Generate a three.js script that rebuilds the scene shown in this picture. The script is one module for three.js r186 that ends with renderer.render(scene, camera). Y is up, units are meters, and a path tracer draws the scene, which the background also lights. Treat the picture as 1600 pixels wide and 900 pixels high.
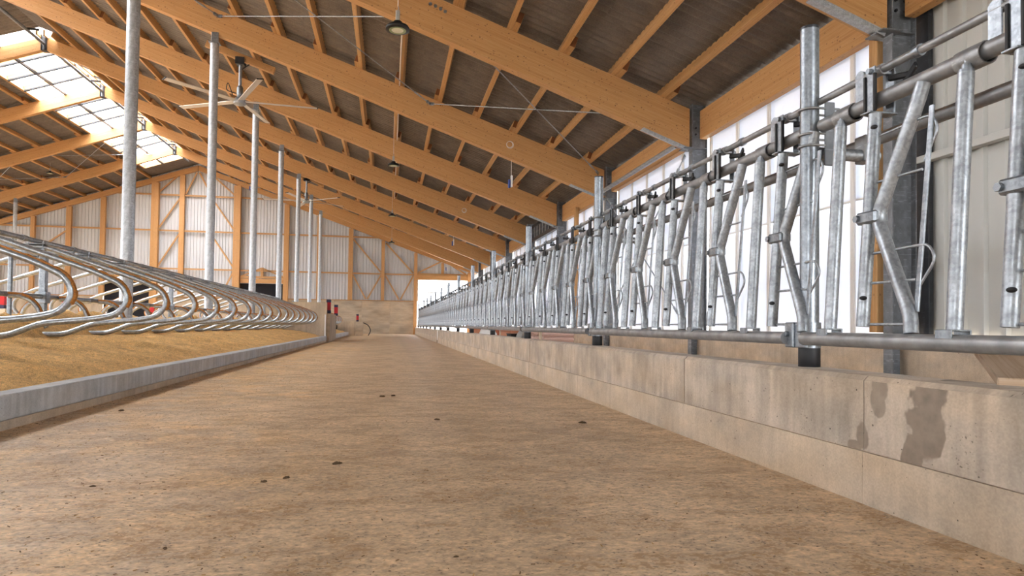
import * as THREE from 'three';
import { mergeGeometries } from 'three/addons/utils/BufferGeometryUtils.js';

// ------------------------------------------------------------------ camera, sky, exposure
const scene = new THREE.Scene();
const FOC = 1067, CY = 482.15, EYE = 0.66, YAW = 0.1780, PITCH = 0.0257, ROLL = 0.0125;
const FULL_H = 2 * CY;
const camera = new THREE.PerspectiveCamera(2 * Math.atan(CY / FOC) * 180 / Math.PI, 1600 / FULL_H, 0.05, 400);
{
  const cy = Math.cos(YAW), sy = Math.sin(YAW), cp = Math.cos(PITCH), sp = Math.sin(PITCH), cr = Math.cos(ROLL), sr = Math.sin(ROLL);
  const f = new THREE.Vector3(sy * cp, sp, -cy * cp), r = new THREE.Vector3(cy, 0, sy), u = new THREE.Vector3().crossVectors(r, f);
  const r2 = r.clone().multiplyScalar(cr).addScaledVector(u, sr), u2 = u.clone().multiplyScalar(cr).addScaledVector(r, -sr);
  camera.quaternion.setFromRotationMatrix(new THREE.Matrix4().makeBasis(r2, u2, f.clone().negate()));
  camera.position.set(0, EYE, 0);
  camera.setViewOffset(1600, FULL_H, 0, 0, 1600, 900);
}
{ // evenly overcast sky: three times as bright overhead as at the horizon, the same all round
  const w = 16, h = 128, d = new Float32Array(w * h * 4);
  for (let y = 0; y < h; y++) { const e = ((y + 0.5) / h - 0.5) * Math.PI, L = e > 0 ? 1.7 * (1 + 2 * Math.sin(e)) / 3 : 0.35; for (let x = 0; x < w; x++) d.set([L, L * 1.02, L * 1.06, 1], (y * w + x) * 4); }
  const t = new THREE.DataTexture(d, w, h, THREE.RGBAFormat, THREE.FloatType); t.mapping = THREE.EquirectangularReflectionMapping; t.magFilter = THREE.LinearFilter; t.needsUpdate = true;
  scene.background = t; scene.environment = t;
}
const renderer = new THREE.WebGLRenderer({ antialias: true });
renderer.toneMapping = THREE.LinearToneMapping;
renderer.toneMappingExposure = 21.5;
renderer.shadowMap.enabled = true;

// ------------------------------------------------------------------ random and noise
function rng(seed) { let s = seed >>> 0; return () => { s = (s + 0x6d2b79f5) | 0; let t = Math.imul(s ^ (s >>> 15), 1 | s); t = (t + Math.imul(t ^ (t >>> 7), 61 | t)) ^ t; return ((t ^ (t >>> 14)) >>> 0) / 4294967296; }; }
const hash = (x, y, s) => { let h = Math.imul(x, 374761393) + Math.imul(y, 668265263) + Math.imul(s, 2147483647 / 3 | 0) | 0; h = Math.imul(h ^ (h >>> 13), 1274126177); h ^= h >>> 16; return (h >>> 0) / 4294967296; };
function vnoise(x, y, px, py, s) {            // value noise that repeats every px, py cells
  const xi = Math.floor(x), yi = Math.floor(y), fx = x - xi, fy = y - yi, u = fx * fx * (3 - 2 * fx), v = fy * fy * (3 - 2 * fy);
  const m = (a, p) => ((a % p) + p) % p, x0 = m(xi, px), x1 = m(xi + 1, px), y0 = m(yi, py), y1 = m(yi + 1, py);
  const a = hash(x0, y0, s), b = hash(x1, y0, s), c = hash(x0, y1, s), d = hash(x1, y1, s);
  return a + (b - a) * u + (c - a) * v + (a - b - c + d) * u * v;
}
function fbm(u, v, cx, cy, oct, s) {          // u, v in 0..1; cx, cy cells of the first octave
  let t = 0, a = 0.5, n = 0;
  for (let o = 0; o < oct; o++) { t += a * vnoise(u * cx, v * cy, cx, cy, s + o); n += a; a *= 0.55; cx *= 2; cy *= 2; }
  return t / n;
}
const free = (x, y, s) => { let t = 0, a = 0.5; for (let o = 0; o < 4; o++) { t += a * vnoise(x, y, 1e6, 1e6, s + o); a *= 0.5; x *= 2.03; y *= 2.03; } return t / 0.9375; };
const clamp = (x, a = 0, b = 1) => Math.max(a, Math.min(b, x)), mix = (a, b, t) => a + (b - a) * t, sstep = (a, b, x) => { const t = clamp((x - a) / (b - a)); return t * t * (3 - 2 * t); };

// ------------------------------------------------------------------ textures
function tex(w, h, fn, { srgb = true, rx = 1, ry = 1 } = {}) {
  const d = new Uint8Array(w * h * 4), o = [0, 0, 0];
  for (let y = 0; y < h; y++) for (let x = 0; x < w; x++) {
    fn((x + 0.5) / w, (y + 0.5) / h, o); const i = (y * w + x) * 4;
    d[i] = clamp(o[0], 0, 255); d[i + 1] = clamp(o[1], 0, 255); d[i + 2] = clamp(o[2], 0, 255); d[i + 3] = 255;
  }
  const t = new THREE.DataTexture(d, w, h); t.wrapS = t.wrapT = THREE.RepeatWrapping; t.magFilter = THREE.LinearFilter; t.minFilter = THREE.LinearMipmapLinearFilter;
  if (srgb) t.colorSpace = THREE.SRGBColorSpace; t.repeat.set(rx, ry); t.needsUpdate = true; return t;
}
function spots(seed, n, make) { const r = rng(seed), a = []; for (let i = 0; i < n; i++) a.push(make(r)); return a; }
const bump = (t, rx, ry) => { const c = t.clone(); c.repeat.set(rx, ry); c.needsUpdate = true; return c; };

// glued laminated spruce: 3.2 m by 0.64 m, sixteen 40 mm boards
function woodTex(seed, base, dark, knotsN, w = 2048, h = 512) {
  const r = rng(seed), tone = Array.from({ length: 16 }, () => r()), joint = Array.from({ length: 16 }, () => r());
  const knots = spots(seed + 5, knotsN, (q) => ({ x: q(), y: (Math.floor(q() * 16) + 0.3 + q() * 0.4) / 16, a: 0.0012 + q() * 0.0022, b: 0.006 + q() * 0.008, k: 0.5 + q() * 0.5 }));
  const kb = Array.from({ length: 64 }, () => []);
  for (const k of knots) for (let i = -3; i <= 3; i++) kb[((Math.floor(k.x * 64) + i) % 64 + 64) % 64].push(k);
  return tex(w, h, (u, v, o) => {
    const li = Math.floor(v * 16), fv = v * 16 - li, t = tone[li];
    let bend = 0, kk = 0;
    for (const k of kb[Math.floor(u * 64)]) {
      let dx = Math.abs(u - k.x); if (dx > 0.5) dx = 1 - dx; const dy = v - k.y, q = (dx / k.a) ** 2 + (dy / k.b) ** 2;
      if (q < 60) { bend += Math.exp(-q * 0.06) * 0.8; kk = Math.max(kk, k.k * Math.exp(-q * 0.7)); }
    }
    const uu = (u + joint[li]) % 1;
    const g = fbm(uu, v, 6, 96, 4, seed + li), ring = 0.5 + 0.5 * Math.sin((fbm(uu, v, 3, 24, 2, seed + 40 + li) * 26 + bend * 3) * 3);
    let m = (t - 0.5) * 0.32 + (g - 0.5) * 0.85 + (ring - 0.5) * 0.16;
    const seam = fv < 0.035 ? 0.22 : 0, fj = Math.abs(uu - 0.5) < 0.0006 ? 0.25 : 0;
    m -= seam + fj;
    for (let c = 0; c < 3; c++) { let col = base[c] + (m > 0 ? (255 - base[c]) * m * 0.30 : (base[c] - dark[c]) * m * 1.1); col = mix(col, [74, 44, 26][c], kk * 0.85); o[c] = col; }
  });
}
const T = {};
T.glulam = woodTex(11, [190, 142, 88], [146, 98, 52], 110);
T.timber = woodTex(23, [186, 142, 90], [138, 92, 46], 90, 1024, 512);
T.galv = tex(512, 512, (u, v, o) => {
  let best = 9, id = 0; const n = 26, cx = Math.floor(u * n), cy = Math.floor(v * n);
  for (let j = -1; j <= 1; j++) for (let i = -1; i <= 1; i++) { const a = ((cx + i) % n + n) % n, b = ((cy + j) % n + n) % n, dx = u * n - (cx + i + hash(a, b, 3)), dy = v * n - (cy + j + hash(a, b, 4)), d = dx * dx + dy * dy; if (d < best) { best = d; id = hash(a, b, 5); } }
  const f = fbm(u, v, 8, 8, 4, 9), k = 205 + (id - 0.5) * 26 + (f - 0.5) * 60; o[0] = k; o[1] = k + 2; o[2] = k + 4;
});
T.galvRough = tex(256, 256, (u, v, o) => { const k = 95 + fbm(u, v, 10, 10, 4, 71) * 100; o[0] = o[1] = o[2] = k; }, { srgb: false });
T.iron = tex(512, 256, (u, v, o) => { const f = fbm(u, v, 12, 8, 5, 31), sc = fbm(u, v, 60, 4, 2, 33), k = 172 + (f - 0.5) * 70 + (sc > 0.74 ? 30 : 0); o[0] = k; o[1] = k; o[2] = k; });
function concreteTex(seed, base, { w = 1024, h = 512, streak = 1, pores = 260, lenU = 2.4, extra } = {}) {
  const ps = spots(seed, pores, (q) => ({ x: q(), y: q(), r: (0.0005 + q() * q() * q() * 0.0022) * 2.4 / lenU, d: 0.3 + q() * 0.6 }));
  const grid = new Map(); const G = 48, key = (a, b) => ((a % G) + G) % G * 100 + b;
  for (const p of ps) for (let i = -1; i <= 1; i++) for (let j = -1; j <= 1; j++) { const k = key(Math.floor(p.x * G) + i, Math.floor(p.y * 12) + j); if (!grid.has(k)) grid.set(k, []); grid.get(k).push(p); }
  return tex(w, h, (u, v, o) => {
    const cu = Math.round(lenU * 4), f = fbm(u, v, cu, 3, 5, seed), st = fbm(u, v, cu * 6, 2, 3, seed + 7), fine = fbm(u, v, cu * 40, 80, 2, seed + 9);
    let k = 1 + (f - 0.5) * 0.30 + (st - 0.5) * 0.22 * streak + (fine - 0.5) * 0.12, warm = (fbm(u, v, cu >> 1, 3, 3, seed + 14) - 0.5) * 26;
    for (const p of grid.get(key(Math.floor(u * G), Math.floor(v * 12))) || []) { let dx = Math.abs(u - p.x); if (dx > 0.5) dx = 1 - dx; const q = Math.hypot(dx, (v - p.y) * (0.5 / lenU)) / p.r; if (q < 1) k *= 1 - p.d * (1 - q * q); }
    o[0] = base[0] * k + warm * 0.4; o[1] = base[1] * k; o[2] = base[2] * k - warm * 0.5;
    if (extra) extra(u, v, o);
  });
}
T.concrete = concreteTex(101, [176, 161, 144]);
T.footing = concreteTex(131, [188, 170, 148], { streak: 0.5, pores: 120 });
T.gableConcrete = concreteTex(151, [182, 164, 140], { streak: 0.4, pores: 160, lenU: 4 });
T.kerb = concreteTex(171, [182, 185, 188], { streak: 0.9, pores: 220 });
// the stretch of feed wall with the repair patches: 6 m long (z 0.6 to -5.4), 0.49 m high
const blob = (z, y, list, s) => { let m = -9; for (const [bz, by, rz, ry] of list) m = Math.max(m, 1 - Math.hypot((z - bz) / rz, (y - by) / ry)); return m + (free(z * 14, y * 11, s) - 0.5) * 1.0; };
T.wallNear = concreteTex(191, [174, 160, 144], { w: 2048, h: 512, lenU: 6, pores: 500, extra(u, v, o) {
  const z = 0.6 - u * 6, y = v * 0.49;
  const p = blob(z, y, [[-2.03, 0.44, 0.085, 0.10], [-2.03, 0.35, 0.085, 0.12], [-2.10, 0.22, 0.05, 0.10]], 61), p2 = blob(z, y, [[-2.24, 0.45, 0.05, 0.06], [-2.26, 0.39, 0.045, 0.06]], 63), p3 = blob(z, y, [[-2.35, 0.25, 0.04, 0.06], [-2.39, 0.21, 0.05, 0.03]], 65);
  const m = Math.max(sstep(0.0, 0.12, p), 0.75 * sstep(0.05, 0.2, p2), 0.85 * sstep(0.0, 0.15, p3));
  const g = 1 + (free(z * 30, y * 30, 67) - 0.5) * 0.25;
  for (let c = 0; c < 3; c++) o[c] = mix(o[c], [134, 121, 107][c] * g, m);
  if (z > -2.75 && z < -0.6) { const s = free(z * 130, y * 130, 69), d = free(z * 7, y * 7, 68); const low = sstep(0.42, 0.28, y), th = 0.86 - 0.16 * sstep(0.5, 0.8, d) * low; if (s > th && m < 0.5) { const q = mix(1, 0.66, sstep(th, th + 0.05, s)); o[0] *= q; o[1] *= q; o[2] *= q * 0.98; } }
} });
T.floor = tex(2048, 2048, (u, v, o) => {           // 2.4 m square of trodden dust, chaff and damp smears
  const a = fbm(u, v, 5, 5, 6, 201), b = fbm(u, v, 14, 22, 5, 211), c = fbm(u, v, 120, 170, 3, 221), d = fbm(u, v, 320, 420, 2, 231), e = fbm(u, v, 9, 30, 4, 241);
  let k = 1 + (a - 0.5) * 0.30 + (c - 0.5) * 0.42 + (d - 0.5) * 0.24;
  const cl = sstep(0.50, 0.62, b) * sstep(0.46, 0.60, c); let R = 206 * k, G = 178 * k, B = 144 * k;
  R = mix(R, 140, cl * 0.62); G = mix(G, 106, cl * 0.62); B = mix(B, 68, cl * 0.62);
  const sm = sstep(0.60, 0.70, e) * sstep(0.4, 0.6, d); R = mix(R, 146, sm * 0.4); G = mix(G, 118, sm * 0.4); B = mix(B, 92, sm * 0.4);
  if (d > 0.735 && c > 0.5) { R = mix(R, 224, 0.5); G = mix(G, 196, 0.5); B = mix(B, 150, 0.5); }
  if (d < 0.26 && c < 0.42) { R *= 0.62; G *= 0.58; B *= 0.52; }
  o[0] = R; o[1] = G; o[2] = B;
});
T.floorBump = tex(1024, 1024, (u, v, o) => { const k = 128 + (fbm(u, v, 40, 60, 4, 221) - 0.5) * 150 + (fbm(u, v, 6, 6, 4, 261) - 0.5) * 90; o[0] = o[1] = o[2] = k; }, { srgb: false });
T.sawdust = tex(1024, 1024, (u, v, o) => {
  const a = fbm(u, v, 6, 6, 5, 301), c = fbm(u, v, 110, 110, 3, 311), d = fbm(u, v, 300, 300, 2, 321), e = fbm(u, v, 40, 12, 3, 331);
  const k = 1 + (a - 0.5) * 0.3 + (c - 0.5) * 0.5 + (d - 0.5) * 0.4 + (e - 0.5) * 0.16; o[0] = 212 * k; o[1] = 168 * k; o[2] = 104 * k;
  if (d > 0.72) { o[0] = mix(o[0], 238, 0.4); o[1] = mix(o[1], 204, 0.4); o[2] = mix(o[2], 140, 0.4); }
});
T.sheet = tex(512, 512, (u, v, o) => { const f = fbm(u, v, 6, 6, 5, 401), g = fbm(u, v, 120, 120, 2, 411), k = 1 + (f - 0.5) * 0.35 + (g - 0.5) * 0.25; o[0] = 104 * k; o[1] = 94 * k; o[2] = 85 * k; });
T.board = woodTex(57, [206, 184, 156], [160, 128, 96], 16, 1024, 256);

// ------------------------------------------------------------------ materials
const std = (o) => new THREE.MeshStandardMaterial(o), phys = (o) => new THREE.MeshPhysicalMaterial(o);
for (const k of ['glulam', 'timber', 'board']) T[k].repeat.set(1 / 3.2, 1 / 0.64);
T.galv.repeat.set(1 / 0.26, 1 / 0.26); T.galvRough.repeat.set(1 / 0.4, 1 / 0.4); T.iron.repeat.set(1 / 0.9, 1 / 0.5);
T.concrete.repeat.set(1 / 2.4, 1 / 0.5); T.footing.repeat.set(1 / 2.4, 1 / 0.5); T.gableConcrete.repeat.set(1 / 4, 1 / 2.3); T.kerb.repeat.set(1 / 2.4, 1 / 0.5); T.wallNear.repeat.set(1 / 6, 1 / 0.49);
T.floor.repeat.set(1 / 2.4, 1 / 2.4); T.floorBump.repeat.set(1 / 1.7, 1 / 1.7); T.sawdust.repeat.set(1 / 0.8, 1 / 0.8); T.sheet.repeat.set(1 / 1.3, 1 / 1.3);
const M = {
  glulam: std({ map: T.glulam, roughness: 0.62 }),
  timber: std({ map: T.timber, roughness: 0.68 }),
  endGrain: std({ color: '#7a4a2a', roughness: 0.8 }),
  galv: std({ map: T.galv, roughnessMap: T.galvRough, metalness: 0.75, roughness: 0.8, color: '#c9ced3' }),
  galvShiny: std({ map: T.galv, roughnessMap: T.galvRough, metalness: 0.8, roughness: 0.66, color: '#d2d7db' }), galvPole: std({ map: T.galv, metalness: 0.5, roughness: 0.42, color: '#e2e6ea' }), crust: std({ map: T.sawdust, color: '#c8a888', roughness: 1 }),
  galvPlate: std({ map: T.galv, metalness: 0.3, roughness: 0.5, color: '#d8dce0' }),
  galvBright: std({ map: T.galv, roughnessMap: T.galvRough, metalness: 0.8, roughness: 0.62, color: '#b4bac0' }),
  iron: std({ map: T.iron, metalness: 0.45, roughness: 0.4, color: '#d4d6d8' }),
  steel: std({ map: T.iron, metalness: 0.2, roughness: 0.5, color: '#a8aeb6' }),
  steelDark: std({ map: T.iron, metalness: 0.3, roughness: 0.4, color: '#4c4f55' }),
  rubber: std({ color: '#17171a', roughness: 0.6 }),
  concrete: std({ map: T.concrete, bumpMap: T.concrete, bumpScale: 0.003, roughness: 0.9 }),
  wallNear: std({ map: T.wallNear, bumpMap: T.wallNear, bumpScale: 0.003, roughness: 0.88 }),
  footing: std({ map: T.footing, bumpMap: T.footing, bumpScale: 0.003, roughness: 0.92 }),
  gableConcrete: std({ map: T.gableConcrete, roughness: 0.92 }),
  kerb: std({ map: T.kerb, bumpMap: T.kerb, bumpScale: 0.003, roughness: 0.75 }),
  kerbFoot: std({ map: T.footing, roughness: 0.95 }),
  floor: std({ map: T.floor, bumpMap: T.floorBump, bumpScale: 0.008, roughness: 0.5, vertexColors: true }),
  floorPlain: std({ map: T.floor, roughness: 0.95 }),
  sawdust: std({ map: T.sawdust, bumpMap: T.sawdust, bumpScale: 0.007, roughness: 1 }),
  sheet: std({ map: T.sheet, roughness: 0.42, side: THREE.DoubleSide }),
  clad: std({ color: '#c6c8cc', roughness: 0.5, side: THREE.DoubleSide }),
  cladGrey: std({ color: '#b9bab6', roughness: 0.42, side: THREE.DoubleSide }),
  curtain: phys({ color: '#f0f4fb', roughness: 1, transmission: 0.145, thickness: 0, side: THREE.DoubleSide }),
  pane: phys({ color: '#ffffff', roughness: 0.12, transmission: 0.95, thickness: 0 }),
  white: std({ color: '#e4e2de', roughness: 0.5 }),
  conduit: std({ color: '#d8cfc8', roughness: 0.5 }),
  black: std({ color: '#0f1013', roughness: 0.5 }),
  lens: std({ color: '#e9e6cc', roughness: 0.25 }), lensRing: std({ color: '#8f9c6a', roughness: 0.4 }),
  blade: std({ color: '#c9c4bd', metalness: 0.5, roughness: 0.4 }),
  red: std({ color: '#b4121c', roughness: 0.45 }), navy: std({ color: '#181a3c', roughness: 0.45 }), blue: std({ color: '#1f3f8e', roughness: 0.4 }),
  brick: std({ color: '#b4664a', roughness: 0.9 }), brickPale: std({ color: '#c98a6c', roughness: 0.9 }), pink: std({ color: '#c9a99c', roughness: 0.8 }),
  board: std({ map: T.board, roughness: 0.8 }), boardPink: std({ map: T.board, color: '#d6cdc8', roughness: 0.85 }), boardBrown: std({ map: T.board, color: '#d2a878', roughness: 0.8 }),
  greyPlastic: std({ color: '#9c9a94', roughness: 0.5 }), ground: std({ color: '#a9a59c', roughness: 1 }), moss: std({ color: '#6d7155', roughness: 1 }),
  darkCurtain: std({ color: '#17151a', roughness: 0.9 }), clod: std({ color: '#57452f', roughness: 1 }),
};

// ------------------------------------------------------------------ geometry helpers
const V = (x, y, z) => new THREE.Vector3(x, y, z);
function geo(pos, uv, idx) {
  let g = new THREE.BufferGeometry(); g.setAttribute('position', new THREE.Float32BufferAttribute(pos, 3)); g.setAttribute('uv', new THREE.Float32BufferAttribute(uv, 2)); if (idx) g.setIndex(idx);
  return g;
}
// box with chamfered edges, length along x, uv in metres (u along the longest side of each face)
function cbox(w, h, d, c = 0.004, du = 0, dv = 0) {
  c = Math.min(c, w / 3, h / 3, d / 3);
  const pos = [], uv = [], hx = w / 2, hy = h / 2, hz = d / 2;
  const tri = (a, b, e, f) => { for (const p of [a, b, e, f]) { pos.push(...p[0]); uv.push(...p[1]); } };
  const quad = (p, n) => { // p: four corners counter-clockwise seen along -n
    const ax = Math.abs(n[0]), ay = Math.abs(n[1]), az = Math.abs(n[2]);
    const m = (q) => (ax > ay && ax > az ? (d > h ? [q[2], q[1]] : [q[1], q[2]]) : w >= (ay > az ? d : h) ? (ay > az ? [q[0], q[2]] : [q[0], q[1]]) : (ay > az ? [q[2], q[0]] : [q[1], q[0]]));
    const s = [0, 1, 2, 0, 2, 3];
    for (const i of s) { pos.push(...p[i]); const t = m(p[i]); uv.push(t[0] + du, t[1] + dv); }
  };
  const P = (sx, sy, sz, k) => [sx * (hx - (k === 0 ? 0 : c)), sy * (hy - (k === 1 ? 0 : c)), sz * (hz - (k === 2 ? 0 : c))];
  const orient = (p, n) => { const a = p[0], b = p[1], e = p[2], ab = [b[0] - a[0], b[1] - a[1], b[2] - a[2]], ae = [e[0] - a[0], e[1] - a[1], e[2] - a[2]], cr = [ab[1] * ae[2] - ab[2] * ae[1], ab[2] * ae[0] - ab[0] * ae[2], ab[0] * ae[1] - ab[1] * ae[0]]; if (cr[0] * n[0] + cr[1] * n[1] + cr[2] * n[2] < 0) p.reverse(); quad(p, n); };
  for (const s of [-1, 1]) {
    orient([P(s, -1, -1, 0), P(s, 1, -1, 0), P(s, 1, 1, 0), P(s, -1, 1, 0)], [s, 0, 0]);
    orient([P(-1, s, -1, 1), P(1, s, -1, 1), P(1, s, 1, 1), P(-1, s, 1, 1)], [0, s, 0]);
    orient([P(-1, -1, s, 2), P(1, -1, s, 2), P(1, 1, s, 2), P(-1, 1, s, 2)], [0, 0, s]);
    for (const t of [-1, 1]) {
      orient([P(s, t, -1, 0), P(s, t, 1, 0), P(s, t, 1, 1), P(s, t, -1, 1)], [s, t, 0]);
      orient([P(s, -1, t, 0), P(s, 1, t, 0), P(s, 1, t, 2), P(s, -1, t, 2)], [s, 0, t]);
      orient([P(-1, s, t, 1), P(1, s, t, 1), P(1, s, t, 2), P(-1, s, t, 2)], [0, s, t]);
      for (const q of [-1, 1]) orient([P(s, t, q, 0), P(s, t, q, 1), P(s, t, q, 2), P(s, t, q, 2)].slice(0, 3).concat([P(s, t, q, 2)]), [s, t, q]);
    }
  }
  const g = geo(pos, uv); g.computeVertexNormals(); return g;
}
const boxAt = (w, h, d, x, y, z, c, du, dv) => cbox(w, h, d, c, du, dv).translate(x, y, z);
// bar of section (h across "up", d sideways) from p to q
function bar(p, q, h, d, up = V(0, 1, 0), c = 0.004, du = 0, dv = 0) {
  const x = q.clone().sub(p), L = x.length(); x.normalize(); const z = V().crossVectors(x, up).normalize(), y = V().crossVectors(z, x);
  return cbox(L, h, d, c, du, dv).applyMatrix4(new THREE.Matrix4().makeBasis(x, y, z).setPosition(p.clone().add(q).multiplyScalar(0.5)));
}
// round tube along points with rounded bends, capped
function tube(pts, r, { bend = 0, seg = 12, bseg = 6, caps = true } = {}) {
  const P = [];
  pts.forEach((p, i) => {
    if (!bend || i === 0 || i === pts.length - 1) { P.push(p.clone()); return; }
    const a = pts[i - 1], b = pts[i + 1], da = a.clone().sub(p), db = b.clone().sub(p), B = Array.isArray(bend) ? bend[i] : bend, l = Math.min(B, da.length() * 0.49, db.length() * 0.49);
    const s = p.clone().addScaledVector(da.normalize(), l), e = p.clone().addScaledVector(db.normalize(), l);
    for (let k = 0; k <= bseg; k++) { const t = k / bseg; P.push(s.clone().multiplyScalar((1 - t) ** 2).addScaledVector(p, 2 * t * (1 - t)).addScaledVector(e, t * t)); }
  });
  const n = P.length, pos = [], nor = [], uv = [], idx = []; let N = null, len = 0;
  for (let i = 0; i < n; i++) {
    const t = P[Math.min(i + 1, n - 1)].clone().sub(P[Math.max(i - 1, 0)]).normalize();
    if (!N) { N = Math.abs(t.y) < 0.9 ? V(0, 1, 0) : V(1, 0, 0); }
    N.addScaledVector(t, -N.dot(t)).normalize(); const Bn = V().crossVectors(t, N); if (i) len += P[i].distanceTo(P[i - 1]);
    for (let k = 0; k <= seg; k++) { const a = k / seg * Math.PI * 2, c = Math.cos(a), s = Math.sin(a), d = N.clone().multiplyScalar(c).addScaledVector(Bn, s); pos.push(P[i].x + d.x * r, P[i].y + d.y * r, P[i].z + d.z * r); nor.push(d.x, d.y, d.z); uv.push(k / seg * 2 * Math.PI * r, len); }
  }
  for (let i = 0; i < n - 1; i++) for (let k = 0; k < seg; k++) { const a = i * (seg + 1) + k, b = a + seg + 1; idx.push(a, a + 1, b, b, a + 1, b + 1); }
  if (caps) for (const e of [0, n - 1]) {
    const t = e ? P[n - 1].clone().sub(P[n - 2]).normalize() : P[0].clone().sub(P[1]).normalize(), c0 = pos.length / 3;
    pos.push(P[e].x, P[e].y, P[e].z); nor.push(t.x, t.y, t.z); uv.push(0, 0);
    for (let k = 0; k <= seg; k++) { const a = (e * (seg + 1) + k) * 3; pos.push(pos[a], pos[a + 1], pos[a + 2]); nor.push(t.x, t.y, t.z); uv.push(0.01, 0); }
    for (let k = 0; k < seg; k++) e ? idx.push(c0, c0 + 1 + k, c0 + 2 + k) : idx.push(c0, c0 + 2 + k, c0 + 1 + k);
  }
  const g = geo(pos, uv, idx); g.setAttribute('normal', new THREE.Float32BufferAttribute(nor, 3)); return flat(g);
}
function flat(g) { return g.index ? g.toNonIndexed() : g; }
// prism: polygon in x, y (counter-clockwise) from z0 to z1; uv along angle a
function prism(poly, z0, z1, a = 0, du = 0, dv = 0) {
  const pos = [], uv = [], ca = Math.cos(a), sa = Math.sin(a), put = (x, y, z, u, v) => { pos.push(x, y, z); uv.push(u + du, v + dv); };
  const tris = THREE.ShapeUtils.triangulateShape(poly.map((p) => new THREE.Vector2(...p)), []), along = (p) => [p[0] * ca + p[1] * sa, -p[0] * sa + p[1] * ca];
  for (const t of tris) { for (const i of t) put(...poly[i], z1, ...along(poly[i])); for (const i of [...t].reverse()) put(...poly[i], z0, ...along(poly[i])); }
  poly.forEach((p, i) => { const q = poly[(i + 1) % poly.length], up = along(p), uq = along(q), L = Math.hypot(q[0] - p[0], q[1] - p[1]);
    const A = [up[0], 0], B = [uq[0], 0]; if (Math.abs(uq[0] - up[0]) < 0.5 * L) { A[0] = 0; B[0] = L; }
    const w = z1 - z0; put(...p, z0, A[0], 0.02); put(...q, z0, B[0], 0.02); put(...q, z1, B[0], w + 0.02); put(...p, z0, A[0], 0.02); put(...q, z1, B[0], w + 0.02); put(...p, z1, A[0], w + 0.02); });
  const g = geo(pos, uv); g.computeVertexNormals(); return g;
}
const lathe = (pts, seg = 24) => flat(new THREE.LatheGeometry(pts.map((p) => new THREE.Vector2(...p)), seg));
const merge = (list) => (list.length === 1 ? list[0] : mergeGeometries(list.map((g) => { g = flat(g); for (const k of Object.keys(g.attributes)) if (!['position', 'normal', 'uv'].includes(k)) g.deleteAttribute(k); return g; })));
const cyl = (r, h, x, y, z, axis = 'y', seg = 16) => { const g = flat(new THREE.CylinderGeometry(r, r, h, seg)); if (axis === 'x') g.rotateZ(Math.PI / 2); if (axis === 'z') g.rotateX(Math.PI / 2); return g.translate(x, y, z); };

// ------------------------------------------------------------------ objects, names, labels
const used = new Map();
function numbered(n) { const k = used.get(n) || 0; used.set(n, k + 1); return k ? n + '_' + String(k).padStart(3, '0') : n; }
function mesh(name, g, m, parent) { const o = new THREE.Mesh(Array.isArray(g) ? merge(g) : g, m); o.name = parent ? name : numbered(name); o.castShadow = o.receiveShadow = true; (parent || scene).add(o); return o; }
function thing(name, label, category, p = V(0, 0, 0), group) { const o = new THREE.Group(); o.name = numbered(name); o.position.copy(p); scene.add(o); o.userData = { label, category }; if (group) o.userData.group = group; return o; }
function tag(o, label, category, group) { o.userData = { label, category, ...(group ? { group } : {}) }; return o; }
function struct(name, g, m) { let o; if (g) o = mesh(name, g, m); else { o = new THREE.Group(); o.name = numbered(name); scene.add(o); } o.userData = { kind: 'structure' }; return o; }
function copy(src, p, label, group) { const o = src.clone(); o.name = numbered(src.name.replace(/_\d{3}$/, '')); o.position.copy(p); scene.add(o); o.userData = { ...src.userData, label, ...(group ? { group } : {}) }; return o; }
const ORD = ['first', 'second', 'third', 'fourth', 'fifth', 'sixth', 'seventh', 'eighth', 'ninth', 'tenth', 'eleventh', 'twelfth', 'thirteenth', 'fourteenth', 'fifteenth', 'sixteenth', 'seventeenth', 'eighteenth', 'nineteenth', 'twentieth'];

// ------------------------------------------------------------------ measures of the barn
const ZK = (k) => -6.85 - 5.144 * k;                       // rafter lines; gable at k = 8
const RIDGE = -12.55, EAVE = 5.25, SB = 0.362, ST = 0.347;
const yb = (x) => 4.1 + SB * (EAVE - (x < RIDGE ? 2 * RIDGE - x : x));       // rafter undersides
const yt = (x) => 4.84 + ST * (EAVE - (x < RIDGE ? 2 * RIDGE - x : x));      // rafter tops
const SLOPE = Math.atan(ST), COS = Math.cos(SLOPE), SIN = Math.sin(SLOPE);
const mirror = (x) => 2 * RIDGE - x;
const R0 = rng(77), SKYZ = -27.0;                       // the skylight starts shortly before the fifth rafter pair

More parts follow.
